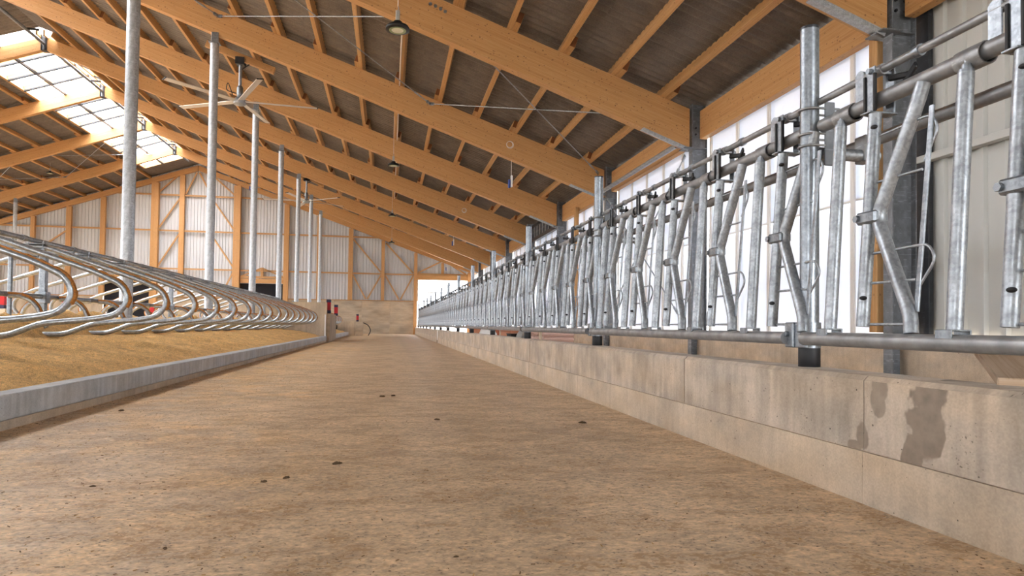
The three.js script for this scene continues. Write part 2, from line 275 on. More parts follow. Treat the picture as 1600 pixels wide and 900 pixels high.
// ------------------------------------------------------------------ ground, floor, feed table
struct('ground', new THREE.PlaneGeometry(260, 260).rotateX(-Math.PI / 2).translate(-10, -0.12, -20), M.ground);
{
  const xs = [], zs = []; for (let x = -2.25; x < 1.8; x += 0.05) xs.push(x); xs.push(1.8); for (let z = 1; z > -12; z -= 0.06) zs.push(z); for (let z = -12; z > -48; z -= 0.4) zs.push(z); zs.push(-48);
  const pos = [], uv = [], col = [], idx = [], nx = xs.length;
  for (const z of zs) for (const x of xs) {
    pos.push(x, 0, z); uv.push(x, -z);
    const edge = sstep(-0.2, -2.0, x + (free(x * 1.6, z * 0.9, 501) - 0.5) * 2.4), p = free(x * 5, z * 5, 511), q = free(x * 0.9, z * 0.7, 521);
    const s = clamp(edge * sstep(0.35, 0.6, p) * 0.9), t = 0.90 + 0.2 * (q - 0.5) + 0.1 * (p - 0.5);
    col.push(t * mix(1, 1.10, s), t * mix(1, 0.98, s), t * mix(1, 0.74, s));
  }
  for (let j = 0; j < zs.length - 1; j++) for (let i = 0; i < nx - 1; i++) { const a = j * nx + i; idx.push(a, a + 1, a + nx, a + 1, a + nx + 1, a + nx); }
  const g = geo(pos, uv, idx); g.setAttribute('color', new THREE.Float32BufferAttribute(col, 3)); g.computeVertexNormals();
  struct('floor', g, M.floor);
  struct('floor_slab', [boxAt(4.2, 0.1, 54, -0.2, -0.055, -21, 0.001), boxAt(24.2, 0.12, 54, -18.3, -0.062, -21, 0.001)], M.floorPlain);
  struct('floor_feed_table', boxAt(3.9, 0.15, 54, 3.92, 0.075, -21, 0.002), M.floorPlain);
}

// ------------------------------------------------------------------ feed wall with its pour joint and form joints
{
  const w = struct('wall_feed');
  const shape = (y0, y1, x0, top) => { // profile in x, y with a worn, chamfered front edge
    return top ? [[x0, y0], [2.01, y0], [2.01, y1 - 0.008], [2.002, y1], [x0 + 0.02, y1], [x0, y1 - 0.018]] : [[x0, y0], [2.01, y0], [2.01, y1], [x0, y1]];
  };
  const course = (name, z0, z1, y0, y1, x0, top, m) => { // z0 > z1; uv u = distance along, v = height
    const poly = shape(y0, y1, x0, top), pos = [], uv = [], n = poly.length, put = (p, z, u, v) => { pos.push(p[0], p[1], z); uv.push(u, v); }, U = (z) => 0.6 - z;
    let acc = 0;
    poly.forEach((p, i) => { const q = poly[(i + 1) % n], horiz = Math.abs(q[1] - p[1]) < 0.02; const vp = horiz ? (p[0] - 1.77) * 0.8 : p[1], vq = horiz ? (q[0] - 1.77) * 0.8 : q[1];
      put(p, z1, U(z1), vp); put(q, z1, U(z1), vq); put(q, z0, U(z0), vq); put(p, z1, U(z1), vp); put(q, z0, U(z0), vq); put(p, z0, U(z0), vp); });
    for (let i = 1; i < n - 1; i++) { for (const p of [poly[0], poly[i], poly[i + 1]]) put(p, z0, p[0], p[1]); for (const p of [poly[0], poly[i + 1], poly[i]]) put(p, z1, p[0], p[1]); }
    const g = geo(pos, uv); g.computeVertexNormals(); return mesh(name, g, m, w);
  };
  const cuts = [1.2, -2.34, -3.95, -6.34, -8.65]; for (let z = -11; z > -25; z -= 2.35) cuts.push(z); cuts.push(-25.5);
  const cuts2 = [-25.9]; for (let z = -28.2; z > -47; z -= 2.35) cuts2.push(z); cuts2.push(-47.95);
  for (const c of [cuts, cuts2]) for (let i = 0; i < c.length - 1; i++) {
    const near = c[i + 1] > -5.4;
    course('wall_segment', c[i] - 0.003, c[i + 1] + 0.003, 0.201, 0.487, 1.793 + (R0() - 0.5) * 0.005, true, near ? M.wallNear : M.concrete);
    course('footing_segment', c[i] - 0.002, c[i + 1] + 0.002, -0.05, 0.198, 1.788 + (R0() - 0.5) * 0.004, false, M.footing);
  }
  for (const c of [cuts, cuts2]) course('wall_core', c[0] - 0.02, c[c.length - 1] + 0.02, -0.04, 0.46, 1.80, false, M.footing);
  const b = thing('stop_board', 'pale board set into the gap of the concrete feed wall', 'board', V(1.8, 0, -25.7));
  mesh('panel', boxAt(0.06, 0.36, 0.34, 0.02, 0.29, 0, 0.004), M.white, b); mesh('foot', boxAt(0.1, 0.1, 0.12, 0.04, 0.06, 0, 0.01), M.clod, b);
}
// ------------------------------------------------------------------ stall kerbs, low outer walls
{
  const k = struct('kerb_strip');
  const seg = (x, z0, z1, s) => { mesh('kerb_stone', boxAt(Math.abs(z1 - z0) - 0.006, 0.155, 0.16, 0, 0, 0, 0.008, R0() * 2).rotateY(Math.PI / 2).translate(x - s * 0.08, 0.1325, (z0 + z1) / 2), M.kerb, k); mesh('kerb_foot', boxAt(Math.abs(z1 - z0) - 0.004, 0.065, 0.165, 0, 0, 0, 0.004, R0() * 2).rotateY(Math.PI / 2).translate(x - s * 0.08, 0.0225, (z0 + z1) / 2), M.kerbFoot, k); };
  const cuts = [1.2, -3.6, -8.4, -13.2, -18, -22.8, -26]; for (let i = 0; i < cuts.length - 1; i++) { seg(-2.25, cuts[i], cuts[i + 1], 1); seg(-6.15, cuts[i], cuts[i + 1], -1); }
  seg(-2.25, -29.15, -34.5, 1); seg(-2.25, -34.5, -39.8, 1);
}
struct('wall_outer_right', [boxAt(54, 0.64, 0.2, 0, 0, 0, 0.006).rotateY(Math.PI / 2).translate(5.76, 0.3, -21)], M.footing);
struct('trim_eave', boxAt(54, 0.5, 0.04, 0, 0, 0, 0.004).rotateY(Math.PI / 2).translate(5.98, 4.62, -21), M.steelDark);
struct('wall_outer_left', [boxAt(54, 1.0, 0.2, 0, 0, 0, 0.006).rotateY(Math.PI / 2).translate(-30.4, 0.5, -21)], M.concrete);

// ------------------------------------------------------------------ roof sheets
{
  const PITCH_C = 0.186, LEN = 2.7 / COS + 0.14, WID = 0.93;
  const sheetGeo = (() => { // along slope = x (0 at lower end), across = z
    const pos = [], uv = [], idx = [], n = 40; for (let i = 0; i <= n; i++) { const z = -0.03 + (WID + 0.06) * i / n, y = 0.031 * Math.cos(z / PITCH_C * 2 * Math.PI); for (const x of [0, LEN]) { pos.push(x, y + (i < 2 ? -0.012 : i > n - 2 ? 0.008 : 0), -z); uv.push(x, z); } }
    for (let i = 0; i < n; i++) { const a = 2 * i; idx.push(a, a + 1, a + 2, a + 1, a + 3, a + 2); }
    const g = geo(pos, uv, idx); g.computeVertexNormals(); return g;
  })();
  const topGeo = sheetGeo.clone().scale((LEN - 0.15) / LEN, 1, 1);
  const place = (row, z, left) => { const x0 = 6.2 - 2.7 * row, m = new THREE.Matrix4(), y = yt(x0) + 0.25 + row * 0.0 - 0.03;
    const tilt = SLOPE - 0.004; if (left) m.makeRotationFromEuler(new THREE.Euler(0, 0, tilt)).setPosition(mirror(x0), y, z); else m.makeBasis(V(-Math.cos(tilt), Math.sin(tilt), 0), V(Math.sin(tilt), Math.cos(tilt), 0), V(0, 0, -1)).setPosition(x0, y, z - WID); return m; };
  // right: sheet laid towards -z; left the same
  for (const left of [false, true]) {
    const roof = struct(left ? 'roof_left' : 'roof_right'), rest = [];
    for (let row = 0; row < 7; row++) for (let c = 0; c < 60; c++) {
      const z = -48.4 + WID * (c + 1), dark = (z - WID > SKYZ - 0.05 && z < ZK(3) + 0.3) || z > ZK(0) + 0.9 || z < -45.5; if (row === 6 && !dark && (left || z - WID > ZK(2) + 0.1)) continue;
      const seen = row < 6 && (left ? z < -21.5 : z < -4.4), m = place(row, z, left);
      if (seen) { const s = mesh('roof_sheet', row === 5 && left && !dark ? topGeo : sheetGeo, M.sheet, roof); s.applyMatrix4(m); } else rest.push(flat(row === 6 ? sheetGeo.clone().scale(dark ? 0.9 : 0.76, 1, 1).applyMatrix4(m) : sheetGeo.clone().applyMatrix4(m)));
    }
    const s = mesh('roof_sheet_run', rest, M.sheet, roof); s.userData = { kind: 'stuff' };
  }
}

// ------------------------------------------------------------------ rafters, columns, apex plates
const RIGHT_K = [0, 1, 2, 3, 4, 5, 6, 7], LEFT_K = [4, 5, 6, 7];
for (const k of RIGHT_K) {
  const z = ZK(k), t = thing('glulam_rafter', `${ORD[k]} glued timber rafter from the camera on the right roof slope`, 'rafter', V(0, 0, z));
  const xe = 5.47, du = R0() * 3, dv = R0() * 0.6;
  mesh('beam', prism([[xe, yb(xe)], [xe, yt(xe)], [RIDGE + 0.075, yt(RIDGE + 0.075)], [RIDGE + 0.075, yb(RIDGE + 0.075)]], -0.1, 0.1, -SLOPE, du, dv), M.glulam, t);
  mesh('bearing_plate', [bar(V(5.44, yb(5.44) - 0.012, 0.04), V(4.55, yb(4.55) - 0.012, 0.04), 0.016, 0.16), bar(V(5.44, yb(5.44) - 0.03, 0.112), V(4.55, yb(4.55) - 0.03, 0.112), 0.07, 0.008)], M.galvPlate, t);
  if (k === 1) for (const [x, y] of [[0.62, 6.28], [0.71, 6.25], [0.80, 6.21], [0.88, 6.17]]) mesh('washer', cyl(0.03, 0.02, x, y, 0.105, 'z', 12), M.galvBright, t);
}
for (const k of LEFT_K) {
  const z = ZK(k), t = thing('glulam_rafter', `${ORD[k - 4]} visible glued timber rafter on the left roof slope, counted from the camera`, 'rafter', V(0, 0, z));
  const xa = mirror(RIDGE + 0.075), xe = mirror(5.47);
  mesh('beam', prism([[xa, yb(xa)], [xa, yt(xa)], [xe, yt(xe)], [xe, yb(xe)]], -0.1, 0.1, SLOPE, R0() * 3, R0() * 0.6), M.glulam, t);
}
for (const k of [4, 5, 6, 7]) {
  const t = thing('apex_joint', `dark steel apex joint clasping the ${ORD[k]} rafter pair under the skylight`, 'steel joint', V(RIDGE, 0, ZK(k)));
  const y0 = yb(RIDGE) - 0.03, y1 = yt(RIDGE) + 0.05;
  mesh('web', boxAt(0.02, y1 - y0, 0.24, 0, (y0 + y1) / 2, 0, 0.002), M.steelDark, t);
  for (const s of [-1, 1]) mesh('flange', boxAt(0.03, y1 - y0, 0.32, s * 0.08, (y0 + y1) / 2, 0, 0.003), M.steelDark, t);
  mesh('round_bar', cyl(0.05, y1 - y0, 0, (y0 + y1) / 2, 0.11), M.steel, t);
  mesh('bottom_plate', boxAt(0.2, 0.015, 0.28, 0, y0 - 0.008, 0, 0.002), M.steelDark, t);
}
function hColumn(k) {
  const t = thing('steel_column', `${k === 0 ? 'nearest dark' : ORD[k]} steel column under the right eave, between feed table and outer wall`, 'column', V(5.67, 0, ZK(k) + 0.05));
  const m = M.steel, H = 4.86, yc = H / 2 + 0.07, h = H - 0.14;
  for (const [s, n] of [[-1, 'inner_flange'], [1, 'outer_flange']]) mesh(n, boxAt(0.018, h, 0.15, s * 0.147, yc, 0, 0.003), m, t);
  mesh('web', boxAt(0.28, h, 0.014, 0, yc, 0, 0.002), m, t);
  for (const y of [4.03, 4.62]) for (const s of [-1, 1]) mesh('stiffener', boxAt(0.276, 0.014, 0.07, 0, y, s * 0.042, 0.002), m, t);
  mesh('seat_plate', boxAt(0.25, 0.016, 0.3, -0.2, yb(5.4) - 0.03, 0, 0.002), m, t);
  mesh('base_plate', boxAt(0.38, 0.025, 0.36, 0, 0.16, 0, 0.003), m, t);
  for (const y of [4.3, 4.42]) for (const x of [-0.06, 0.06]) mesh('bolt', cyl(0.018, 0.04, x, y, 0.01, 'z', 8), M.steelDark, t);
}
for (let k = 0; k < 8; k++) hColumn(k);

// ------------------------------------------------------------------ purlins, doubled where they lap over a rafter
const PX = []; for (let j = 0; j < 16; j++) PX.push(5.02 - 0.97 * j);
{
  const L = 5.144 + 0.9, H = 0.20, W = 0.10;
  const variants = [0, 1, 2, 3, 4].map((i) => cbox(L, H, W, 0.004, i * 0.71, i * 0.17).rotateY(Math.PI / 2)); // length along z, section x, y
  const ends = cbox(0.004, H - 0.01, W - 0.01, 0.001).rotateY(Math.PI / 2);
  const bayName = (k) => (k < 8 ? `between the ${ORD[k]} and ${k < 7 ? ORD[k + 1] + ' rafters' : 'last rafter and gable'}` : '');
  const put = (x, k, left, label) => {
    const o = new THREE.Group(); o.name = numbered('purlin'); scene.add(o);
    const off = (k % 2 ? 0.052 : -0.052) * COS, xx = x + off, end = k === 7;
    o.position.set(xx, yt(xx) + (H / 2 + 0.004) / COS, ZK(k + 0.5) + (end ? 0.02 : 0)); o.rotation.z = left ? SLOPE : -SLOPE;
    mesh('timber', variants[Math.floor(R0() * 5)], M.timber, o);
    const e = mesh('end_grain', ends, M.endGrain, o); e.position.z = L / 2 + 0.002;
    o.userData = { label, category: 'purlin', group: left ? 'roof purlins on the left slope' : 'roof purlins on the right slope' };
  };
  for (let k = 0; k < 8; k++) (k < 2 ? PX : [...PX, -10.5, -11.47]).forEach((x, j) => put(x, k, false, `timber purlin, ${ORD[j]} up from the right eave, ${bayName(k).replace('and last', 'and')}`));
  const lb = ['before the nearest left rafter', 'between first and second left rafters', 'between second and third left rafters', 'between third and fourth left rafters', 'between the last left rafter and gable'];
  for (let k = 3; k < 8; k++) PX.forEach((x, j) => { if (j > 1) put(mirror(x), k, true, `timber purlin, ${ORD[15 - j]} down from the skylight, ${lb[k - 3]}`); });
}
// eave beams between the columns
for (let k = -1; k < 8; k++) {
  if (k === 3) continue;
  const z0 = ZK(k) - (k < 0 ? -0.2 : 0.15), z1 = ZK(k + 1) + 0.15, words = k < 0 ? 'nearest glued eave beam above the grey cladding' : `glued eave beam above the curtain in the ${ORD[k]} bay from the camera`;
  tag(mesh('eave_beam', boxAt(z0 - z1, 0.53, 0.14, 0, 0, 0, 0.006, R0() * 3, R0() * 0.5).rotateY(Math.PI / 2).translate(5.72, 4.455, (z0 + z1) / 2), M.glulam), words, 'beam');
}
{
  const z0 = ZK(3) - 0.15, z1 = ZK(4) + 0.15, L = z0 - z1, t = thing('slotted_girder', 'dark slotted steel girder above the curtain beyond the fourth steel column', 'girder', V(5.68, 0, (z0 + z1) / 2));
  mesh('top_board', boxAt(0.12, 0.12, L, 0, 4.66, 0, 0.004), M.steelDark, t); mesh('bottom_board', boxAt(0.12, 0.14, L, 0, 4.12, 0, 0.004), M.steelDark, t);
  for (let i = 0; i < 10; i++) mesh('slot_post', boxAt(0.07, 0.42, 0.26, 0, 4.39, -L / 2 + 0.25 + i * 0.48, 0.004), M.steel, t);
  mesh('back_sheet', boxAt(0.02, 0.5, L, 0.08, 4.39, 0, 0.002), M.black, t);
}
for (const [z, words] of [[-7.03, 'timber post beside the nearest dark steel column at the curtain edge'], [-20.05, 'timber post in the middle of the third curtain bay'], [-27.0, 'timber post before the fifth steel column at the curtain']]) tag(mesh('timber_post', bar(V(5.565, 0.64, z), V(5.565, 4.3, z), 0.12, 0.13, V(1, 0, 0), 0.005), M.timber), words, 'post');

// ------------------------------------------------------------------ ridge skylight
for (let k = 0; k < 8; k++) {
  const z0 = k === 3 ? SKYZ : ZK(k) - 0.1, z1 = k === 7 ? -45.5 : ZK(k + 1) + 0.1, L = z0 - z1, seen = k >= 3;
  const t = thing('ridge_skylight', k === 3 ? 'short start of the ridge skylight cut off at the upper left' : k < 3 ? `ridge skylight ${['nearest', 'next', 'third'][k]} to the camera, left of the picture` : `ridge skylight of glazed panes, ${ORD[k - 4]} whole bay from the camera`, 'skylight', V(RIDGE, 0, 0));
  for (const s of [-1, 1]) {
    const W = s < 0 || k < 2 ? 2.5 : 0.42, mids = s < 0 || k < 2 ? [[0.06, 1.45], [1.49, W]] : [[0.06, W]];
    const Y = (d) => yt(RIDGE + 0.0001) - ST * d + 0.22;
    const slab = (d0, d1, za, zb, th, up) => bar(V(s * d0, Y(d0) + up, (za + zb) / 2), V(s * d1, Y(d1) + up, (za + zb) / 2), th, Math.abs(za - zb), V(0, 1, 0), 0.002);
    const rows = k === 3 ? 1 : k === 7 ? 2 : 4;
    for (let i = 0; i < rows; i++) { const za = z0 - L * i / rows, zb = z0 - L * (i + 1) / rows; for (const [a, b] of mids) mesh('pane', slab(a, b, za - 0.02, zb + 0.02, 0.012, 0.02), M.pane, t); }
    if (seen) {
      if (s < 0) mesh('mullion', bar(V(s * 1.47, Y(1.47) - 0.22, z0), V(s * 1.47, Y(1.47) - 0.22, z1), 0.1, 0.09), M.steelDark, t);
      for (let i = 1; i < rows; i++) { const z = z0 - L * i / rows; mesh('glazing_bar', slab(0.05, W, z + 0.05, z - 0.05, 0.06, -0.22), M.steelDark, t); mesh('crossbeam', slab(0.1, W, z + 0.03, z - 0.03, 0.19, -0.10), M.timber, t); }
    }
    mesh('trimmer', bar(V(s * (W + 0.05), Y(W + 0.05) - 0.1, z0 + 0.1), V(s * (W + 0.05), Y(W + 0.05) - 0.1, z1 - (k === 7 ? 0 : 0.1)), 0.24, 0.09, V(s * SIN, COS, 0), 0.004), M.timber, t);
    mesh('ridge_board', bar(V(s * 0.12, Y(0.1) - 0.16, z0), V(s * 0.12, Y(0.1) - 0.16, z1), 0.2, 0.06), M.timber, t);
    if (k === 7) mesh('end_trimmer', bar(V(s * 0.1, Y(0.1) - 0.1, z1), V(s * W, Y(W) - 0.1, z1), 0.24, 0.09), M.timber, t);
  }
}
for (let k = 3; k < 8; k++) {
  const z0 = ZK(k) - 0.14, z1 = k === 7 ? -45.5 : ZK(k + 1) + 0.14, t = thing('ridge_tube', `dark steel ridge tube in the ${ORD[k - 3]} visible skylight bay, between apex joints`, 'tube', V(RIDGE, 10.74, 0));
  mesh('pipe', tube([V(0, 0, z0), V(0, 0, z1)], 0.06, { seg: 14 }), M.steel, t);
  mesh('cross_arm', boxAt(0.42, 0.06, 0.09, 0.2, 0.02, (z0 + z1) / 2 - 1.2 * (k < 7 ? 1 : 0), 0.004), M.steelDark, t);
}

// ------------------------------------------------------------------ bracing rods
function rod(p, q, r, label) {
  const t = thing('brace_rod', label, 'brace rod'), d = q.clone().sub(p).normalize();
  mesh('rod', tube([p, q], r, { seg: 8 }), M.galv, t);
  const c = p.clone().addScaledVector(d, 0.35); mesh('turnbuckle', tube([c, c.clone().addScaledVector(d, 0.22)], r * 1.9, { seg: 8 }), M.galv, t);
  for (const [e, s] of [[p, 1], [q, -1]]) mesh('end_plate', bar(e, e.clone().addScaledVector(d, s * 0.14), 0.07, 0.03), M.galvBright, t);
}
{
  const yr = (x) => yt(x) - 0.16, z1 = ZK(1) - 0.12, z2 = ZK(2) + 0.12, N = [5.3, 0.92, -4.1, -9.1];
  const words = ['by the eave', 'in the middle', 'high up by the ridge'];
  for (let i = 0; i < 3; i++) { rod(V(N[i], yr(N[i]), z1), V(N[i + 1], yr(N[i + 1]), z2), 0.012, `thin roof brace ${words[i]}, rising away from the camera, near rafters`); rod(V(N[i], yr(N[i]), z2), V(N[i + 1], yr(N[i + 1]), z1), 0.012, `thin roof brace ${words[i]}, rising towards the camera, near rafters`); }
  const z6 = ZK(6) - 0.12, z7 = ZK(7) + 0.12, Q = [-13.8, -18.3, -22.8];
  for (let i = 0; i < 2; i++) { rod(V(Q[i], yr(Q[i]), z6), V(Q[i + 1], yr(Q[i + 1]), z7), 0.014, `thin ${i ? 'lower' : 'upper'} brace rod under the left roof, falling away from the camera`); rod(V(Q[i], yr(Q[i]), z7), V(Q[i + 1], yr(Q[i + 1]), z6), 0.014, `thin ${i ? 'lower' : 'upper'} brace rod under the left roof, falling towards the camera`); }
  rod(V(5.5, 3.95, ZK(1) - 0.16), V(5.5, 0.75, ZK(2) + 0.16), 0.014, 'thin wall brace falling away from the second steel column');
  rod(V(5.5, 0.75, ZK(1) - 0.16), V(5.5, 4.05, ZK(2) + 0.16), 0.014, 'thin wall brace rising away from the foot of the second steel column');
  const t = thing('strut_pipe', 'galvanised strut pipe between the second and third steel columns below the eave beam', 'pipe', V(5.36, 4.16, 0));
  mesh('pipe', tube([V(0, 0, ZK(1) - 0.2), V(0, 0, ZK(2) + 0.2)], 0.05), M.galv, t); for (const z of [ZK(1) - 0.17, ZK(2) + 0.17]) mesh('end_plate', boxAt(0.18, 0.16, 0.02, 0.03, 0, z, 0.003), M.steel, t);
}

// ------------------------------------------------------------------ right wall: curtains with guide profiles, grey cladding near the camera
{
  const sheetCurtain = (z0, z1, y0, y1, x, seed, folds) => { // hanging cloth with soft folds, 3 mm thick
    const nz = Math.round((z0 - z1) / 0.06), ny = 14, pos = [], uv = [], idx = [];
    for (const s of [0, 1]) for (let j = 0; j <= ny; j++) for (let i = 0; i <= nz; i++) { const z = mix(z0, z1, i / nz), y = mix(y0, y1, j / ny); pos.push(x + s * 0.003 + folds * (free(z * 1.7 + 9, y * 0.35, seed) - 0.5) + folds * 0.4 * (free(z * 7, y * 0.8 + z * 2, seed + 5) - 0.5), y, z); uv.push(-z, y); }
    const n = (nz + 1) * (ny + 1); for (const s of [0, 1]) for (let j = 0; j < ny; j++) for (let i = 0; i < nz; i++) { const a = s * n + j * (nz + 1) + i, b = a + nz + 1; if (s) idx.push(a, a + 1, b, a + 1, b + 1, b); else idx.push(a, b, a + 1, a + 1, b, b + 1); }
    const g = geo(pos, uv, idx); g.computeVertexNormals(); return g;
  };
  for (let k = 0; k < 8; k++) {
    const z0 = ZK(k) - (k === 0 ? 0.24 : 0.16), z1 = ZK(k + 1) + 0.16, words = ['one', 'two', 'three', 'four', 'five', 'six', 'seven', 'eight'][k];
    const t = thing('wind_curtain', `white translucent wind curtain on the right side, bay ${words} from the camera`, 'curtain');
    mesh('upper_sheet', sheetCurtain(z0, z1, 2.31, 4.60, 5.86, 600 + k * 20, 0.03), M.curtain, t);
    mesh('lower_sheet', sheetCurtain(z0, z1, 0.6, 2.37, 5.885, 610 + k * 20, 0.02), M.curtain, t);
    mesh('hem', boxAt(0.012, 0.03, z0 - z1, 5.855, 2.325, (z0 + z1) / 2, 0.003), M.white, t);
    for (let i = 0; i < 5; i++) { const z = ZK(k) - 0.92 - i * 0.98; if (z > z1 + 0.1) mesh('guide_profile', boxAt(0.035, 3.6, 0.075, 5.80, 2.4, z, 0.006), M.white, t); }
    mesh('tension_strap', boxAt(0.012, 0.36, 0.05, 5.64, 0.44, ZK(k) - 0.05, 0.002), M.galv, t);
  }
  // trapezoidal cladding, ribs along y
  const trapez = (w, y0, y1, top, pitch = 0.2, depth = 0.03) => { // panel across +x from 0 to w, front face +z; top(x) gives the cut height
    const prof = []; for (let x = 0; x < w - 1e-6; x += pitch) for (const [f, d] of [[0, 0], [0.58, 0], [0.68, depth], [0.90, depth], [1.0, 0]]) if (x + f * pitch <= w + 1e-6) prof.push([x + f * pitch, d]);
    const pos = [], uv = [], put = (a, y) => { pos.push(a[0], y, a[1]); uv.push(a[0], y); };
    for (let i = 0; i < prof.length - 1; i++) { const a = prof[i], b = prof[i + 1], ta = top ? top(a[0]) : y1, tb = top ? top(b[0]) : y1; if (b[0] - a[0] < 1e-5 && Math.abs(b[1] - a[1]) < 1e-5) continue; if (ta <= y0 && tb <= y0) continue; put(a, y0); put(b, y0); put(b, tb); put(a, y0); put(b, tb); put(a, ta); }
    const g = geo(pos, uv); g.computeVertexNormals(); return g;
  };
  M.trapez = trapez;
  const w = struct('wall_right_cladding');
  for (let i = 0; i < 14; i++) { const z = -6.62 + i; mesh('cladding_panel', trapez(1.0, 0.6, 4.9, null, 0.25, 0.035).rotateY(-Math.PI / 2).translate(5.9, 0, z), M.cladGrey, w); }
  mesh('corner_flashing', [boxAt(0.03, 4.3, 0.42, 5.92, 2.75, -6.78, 0.004), boxAt(0.06, 4.3, 0.06, 5.85, 2.75, -6.58, 0.004)], M.steelDark, w);
  tag(mesh('wall_rail', boxAt(7, 0.075, 0.1, 0, 0, 0, 0.004).rotateY(Math.PI / 2).translate(5.80, 2.56, -3.15), M.cladGrey), 'pale horizontal rail across the grey cladding beside the nearest column', 'rail');
  // left side, far away and mostly out of the picture: posts and a curtain let down half way
  for (let k = -2; k < 8; k++) { const z0 = ZK(k) - 0.1, z1 = ZK(k + 1) + 0.1; const t = thing('side_curtain', `half lowered white curtain of the far left side, ${ORD[k + 2]} bay from the camera end`, 'curtain'); mesh('cloth', boxAt(0.01, 1.2, z0 - z1, -30.4, 1.65, (z0 + z1) / 2, 0.002), M.curtain, t); mesh('roller', tube([V(-30.4, 2.25, z0), V(-30.4, 2.25, z1)], 0.05, { seg: 8 }), M.galv, t); }
  for (let k = -2; k < 9; k++) tag(mesh('side_column', boxAt(0.3, 5, 0.28, -30.6, 2.5, ZK(k), 0.004), M.steel), `steel column on the far left side, ${ORD[k + 2]} from the camera end`, 'column');
}

// ------------------------------------------------------------------ gable wall at the far end
{
  const Z = -48, trapez = M.trapez, roofY = (x) => yt(x) + 0.255;
  const con = struct('wall_back');
  const DOORS = [[-9.86, -7.1], [-18.15, -15.4]], XS = [-30.3, -28, -25.6, -23.2, -20.7, -18.2, -15.35, -13.2, -11.2, -9.9, -7.05, -5.4, -3.7, -1.85, 0.05, 1.76];
  for (let i = 0; i < XS.length - 1; i++) { const a = XS[i], b = XS[i + 1], mid = (a + b) / 2; if (DOORS.some(([p, q]) => mid > p && mid < q)) continue; mesh('concrete_panel', boxAt(b - a - 0.012, 2.28, 0.22, mid, 1.14, Z - 0.12, 0.006, a, 0), M.gableConcrete, con); }
  XS.slice(1, -1).forEach((x) => mesh('joint_seal', boxAt(0.12, 2.26, 0.04, x, 1.13, Z - 0.24, 0.004), M.footing, con));
  mesh('coping', [boxAt(1.76 + 7.05, 0.05, 0.3, (1.76 - 7.05) / 2, 2.305, Z - 0.08, 0.004), boxAt(5.4, 0.05, 0.3, -12.6, 2.305, Z - 0.08, 0.004), boxAt(12, 0.05, 0.3, -24.2, 2.305, Z - 0.08, 0.004)], M.timber, con);
  const clad = struct('wall_back_cladding');
  for (let x = -30; x < 5.6; x += 1.0) {
    const door = x > 1.5 || DOORS.some(([p, q]) => x + 0.5 > p - 0.3 && x + 0.5 < q + 0.3), y0 = x > 1.5 ? 3.85 : door ? 3.3 : 2.3;
    mesh('cladding_panel', trapez(1.0, y0, 12, (u) => roofY(x + u), 0.2, 0.03).translate(x, 0, Z - 0.14), M.clad, clad);
  }
  const post = (x, w, d, y0, label) => tag(mesh('gable_post', bar(V(x, y0, Z + d / 2 + 0.03), V(x, yt(x) - 0.37, Z + d / 2 + 0.03), w, d, V(1, 0, 0), 0.006, R0() * 3, R0()), M.glulam), label, 'post');
  const list = [[-24.4, 0.25], [-22.3, 0.25], [-20.24, 0.3], [-18.24, 0.3], [-15.12, 0.44], [-13.5, 0.31], [-10.04, 0.44], [-6.88, 0.33], [-4.79, 0.2], [-2.65, 0.3], [-0.47, 0.22], [1.77, 0.22], [5.53, 0.25]];
  list.forEach(([x, w], i) => post(x, w, w > 0.4 ? 0.3 : 0.2, x > 5 || w > 0.4 || x === -6.88 || x === 1.77 ? 0.0 : 2.33, `${w > 0.4 ? 'wide' : 'slim'} timber gable post, ${ORD[list.length - 1 - i]} from the right end of the far wall`));
  for (const [s, words] of [[1, 'right'], [-1, 'left']]) { const a = RIDGE + s * 0.02, e = s > 0 ? 5.6 : mirror(5.6); tag(mesh('gable_rafter', s > 0 ? prism([[a, yt(a) - 0.34], [e, yt(e) - 0.34], [e, yt(e)], [a, yt(a)]], Z - 0.02, Z + 0.2, -SLOPE) : prism([[e, yt(e) - 0.34], [a, yt(a) - 0.34], [a, yt(a)], [e, yt(e)]], Z - 0.02, Z + 0.2, SLOPE), M.glulam), `gable rafter along the ${words} roof edge of the far wall`, 'rafter'); }
  const xAt = (y, right) => { const d = (yt(RIDGE) - 0.3 - y) / ST; return right ? RIDGE + d : RIDGE - d; };
  for (const [y, words] of [[9.0, 'top'], [6.65, 'middle'], [4.15, 'lowest']]) {
    const xs = list.map((p) => p[0]); for (let i = 0; i < xs.length - 1; i++) { const a = Math.max(xs[i] + list[i][1] / 2, xAt(y, false)), b = Math.min(xs[i + 1] - list[i + 1][1] / 2, xAt(y, true)); if (b - a > 0.3) tag(mesh('gable_rail', bar(V(a, y, Z + 0.06), V(b, y, Z + 0.06), 0.1, 0.1), M.timber), `${words} timber rail of the far gable, right of its ${ORD[list.length - 1 - i]} post from the right`, 'rail'); }
  }
  const diag = [[-15.0, 9.1, -13.6, 10.5], [-14.95, 6.75, -13.6, 8.9], [-14.95, 4.25, -13.6, 6.55], [-13.3, 9.1, -12.65, 10.55], [-12.5, 10.55, -11.7, 9.05], [-11.6, 10.35, -10.2, 9.1], [-11.7, 8.9, -10.2, 6.75], [-11.7, 6.5, -10.2, 4.25], [-11.8, 4.05, -11.2, 2.4], [-10.25, 4.05, -11.0, 2.4], [-20.3, 6.5, -22.1, 5.1], [-2.5, 6.5, -0.6, 4.25], [-2.5, 4.05, -1.6, 2.4], [-0.6, 4.05, -1.5, 2.4], [-0.3, 6.3, 1.6, 4.25], [-0.3, 4.05, 0.65, 2.4], [1.6, 4.05, 0.75, 2.4], [1.95, 4.3, 3.5, 5.1], [5.3, 4.25, 3.8, 5.15], [-9.75, 3.75, -8.5, 4.3], [-7.1, 3.8, -8.35, 4.3]];
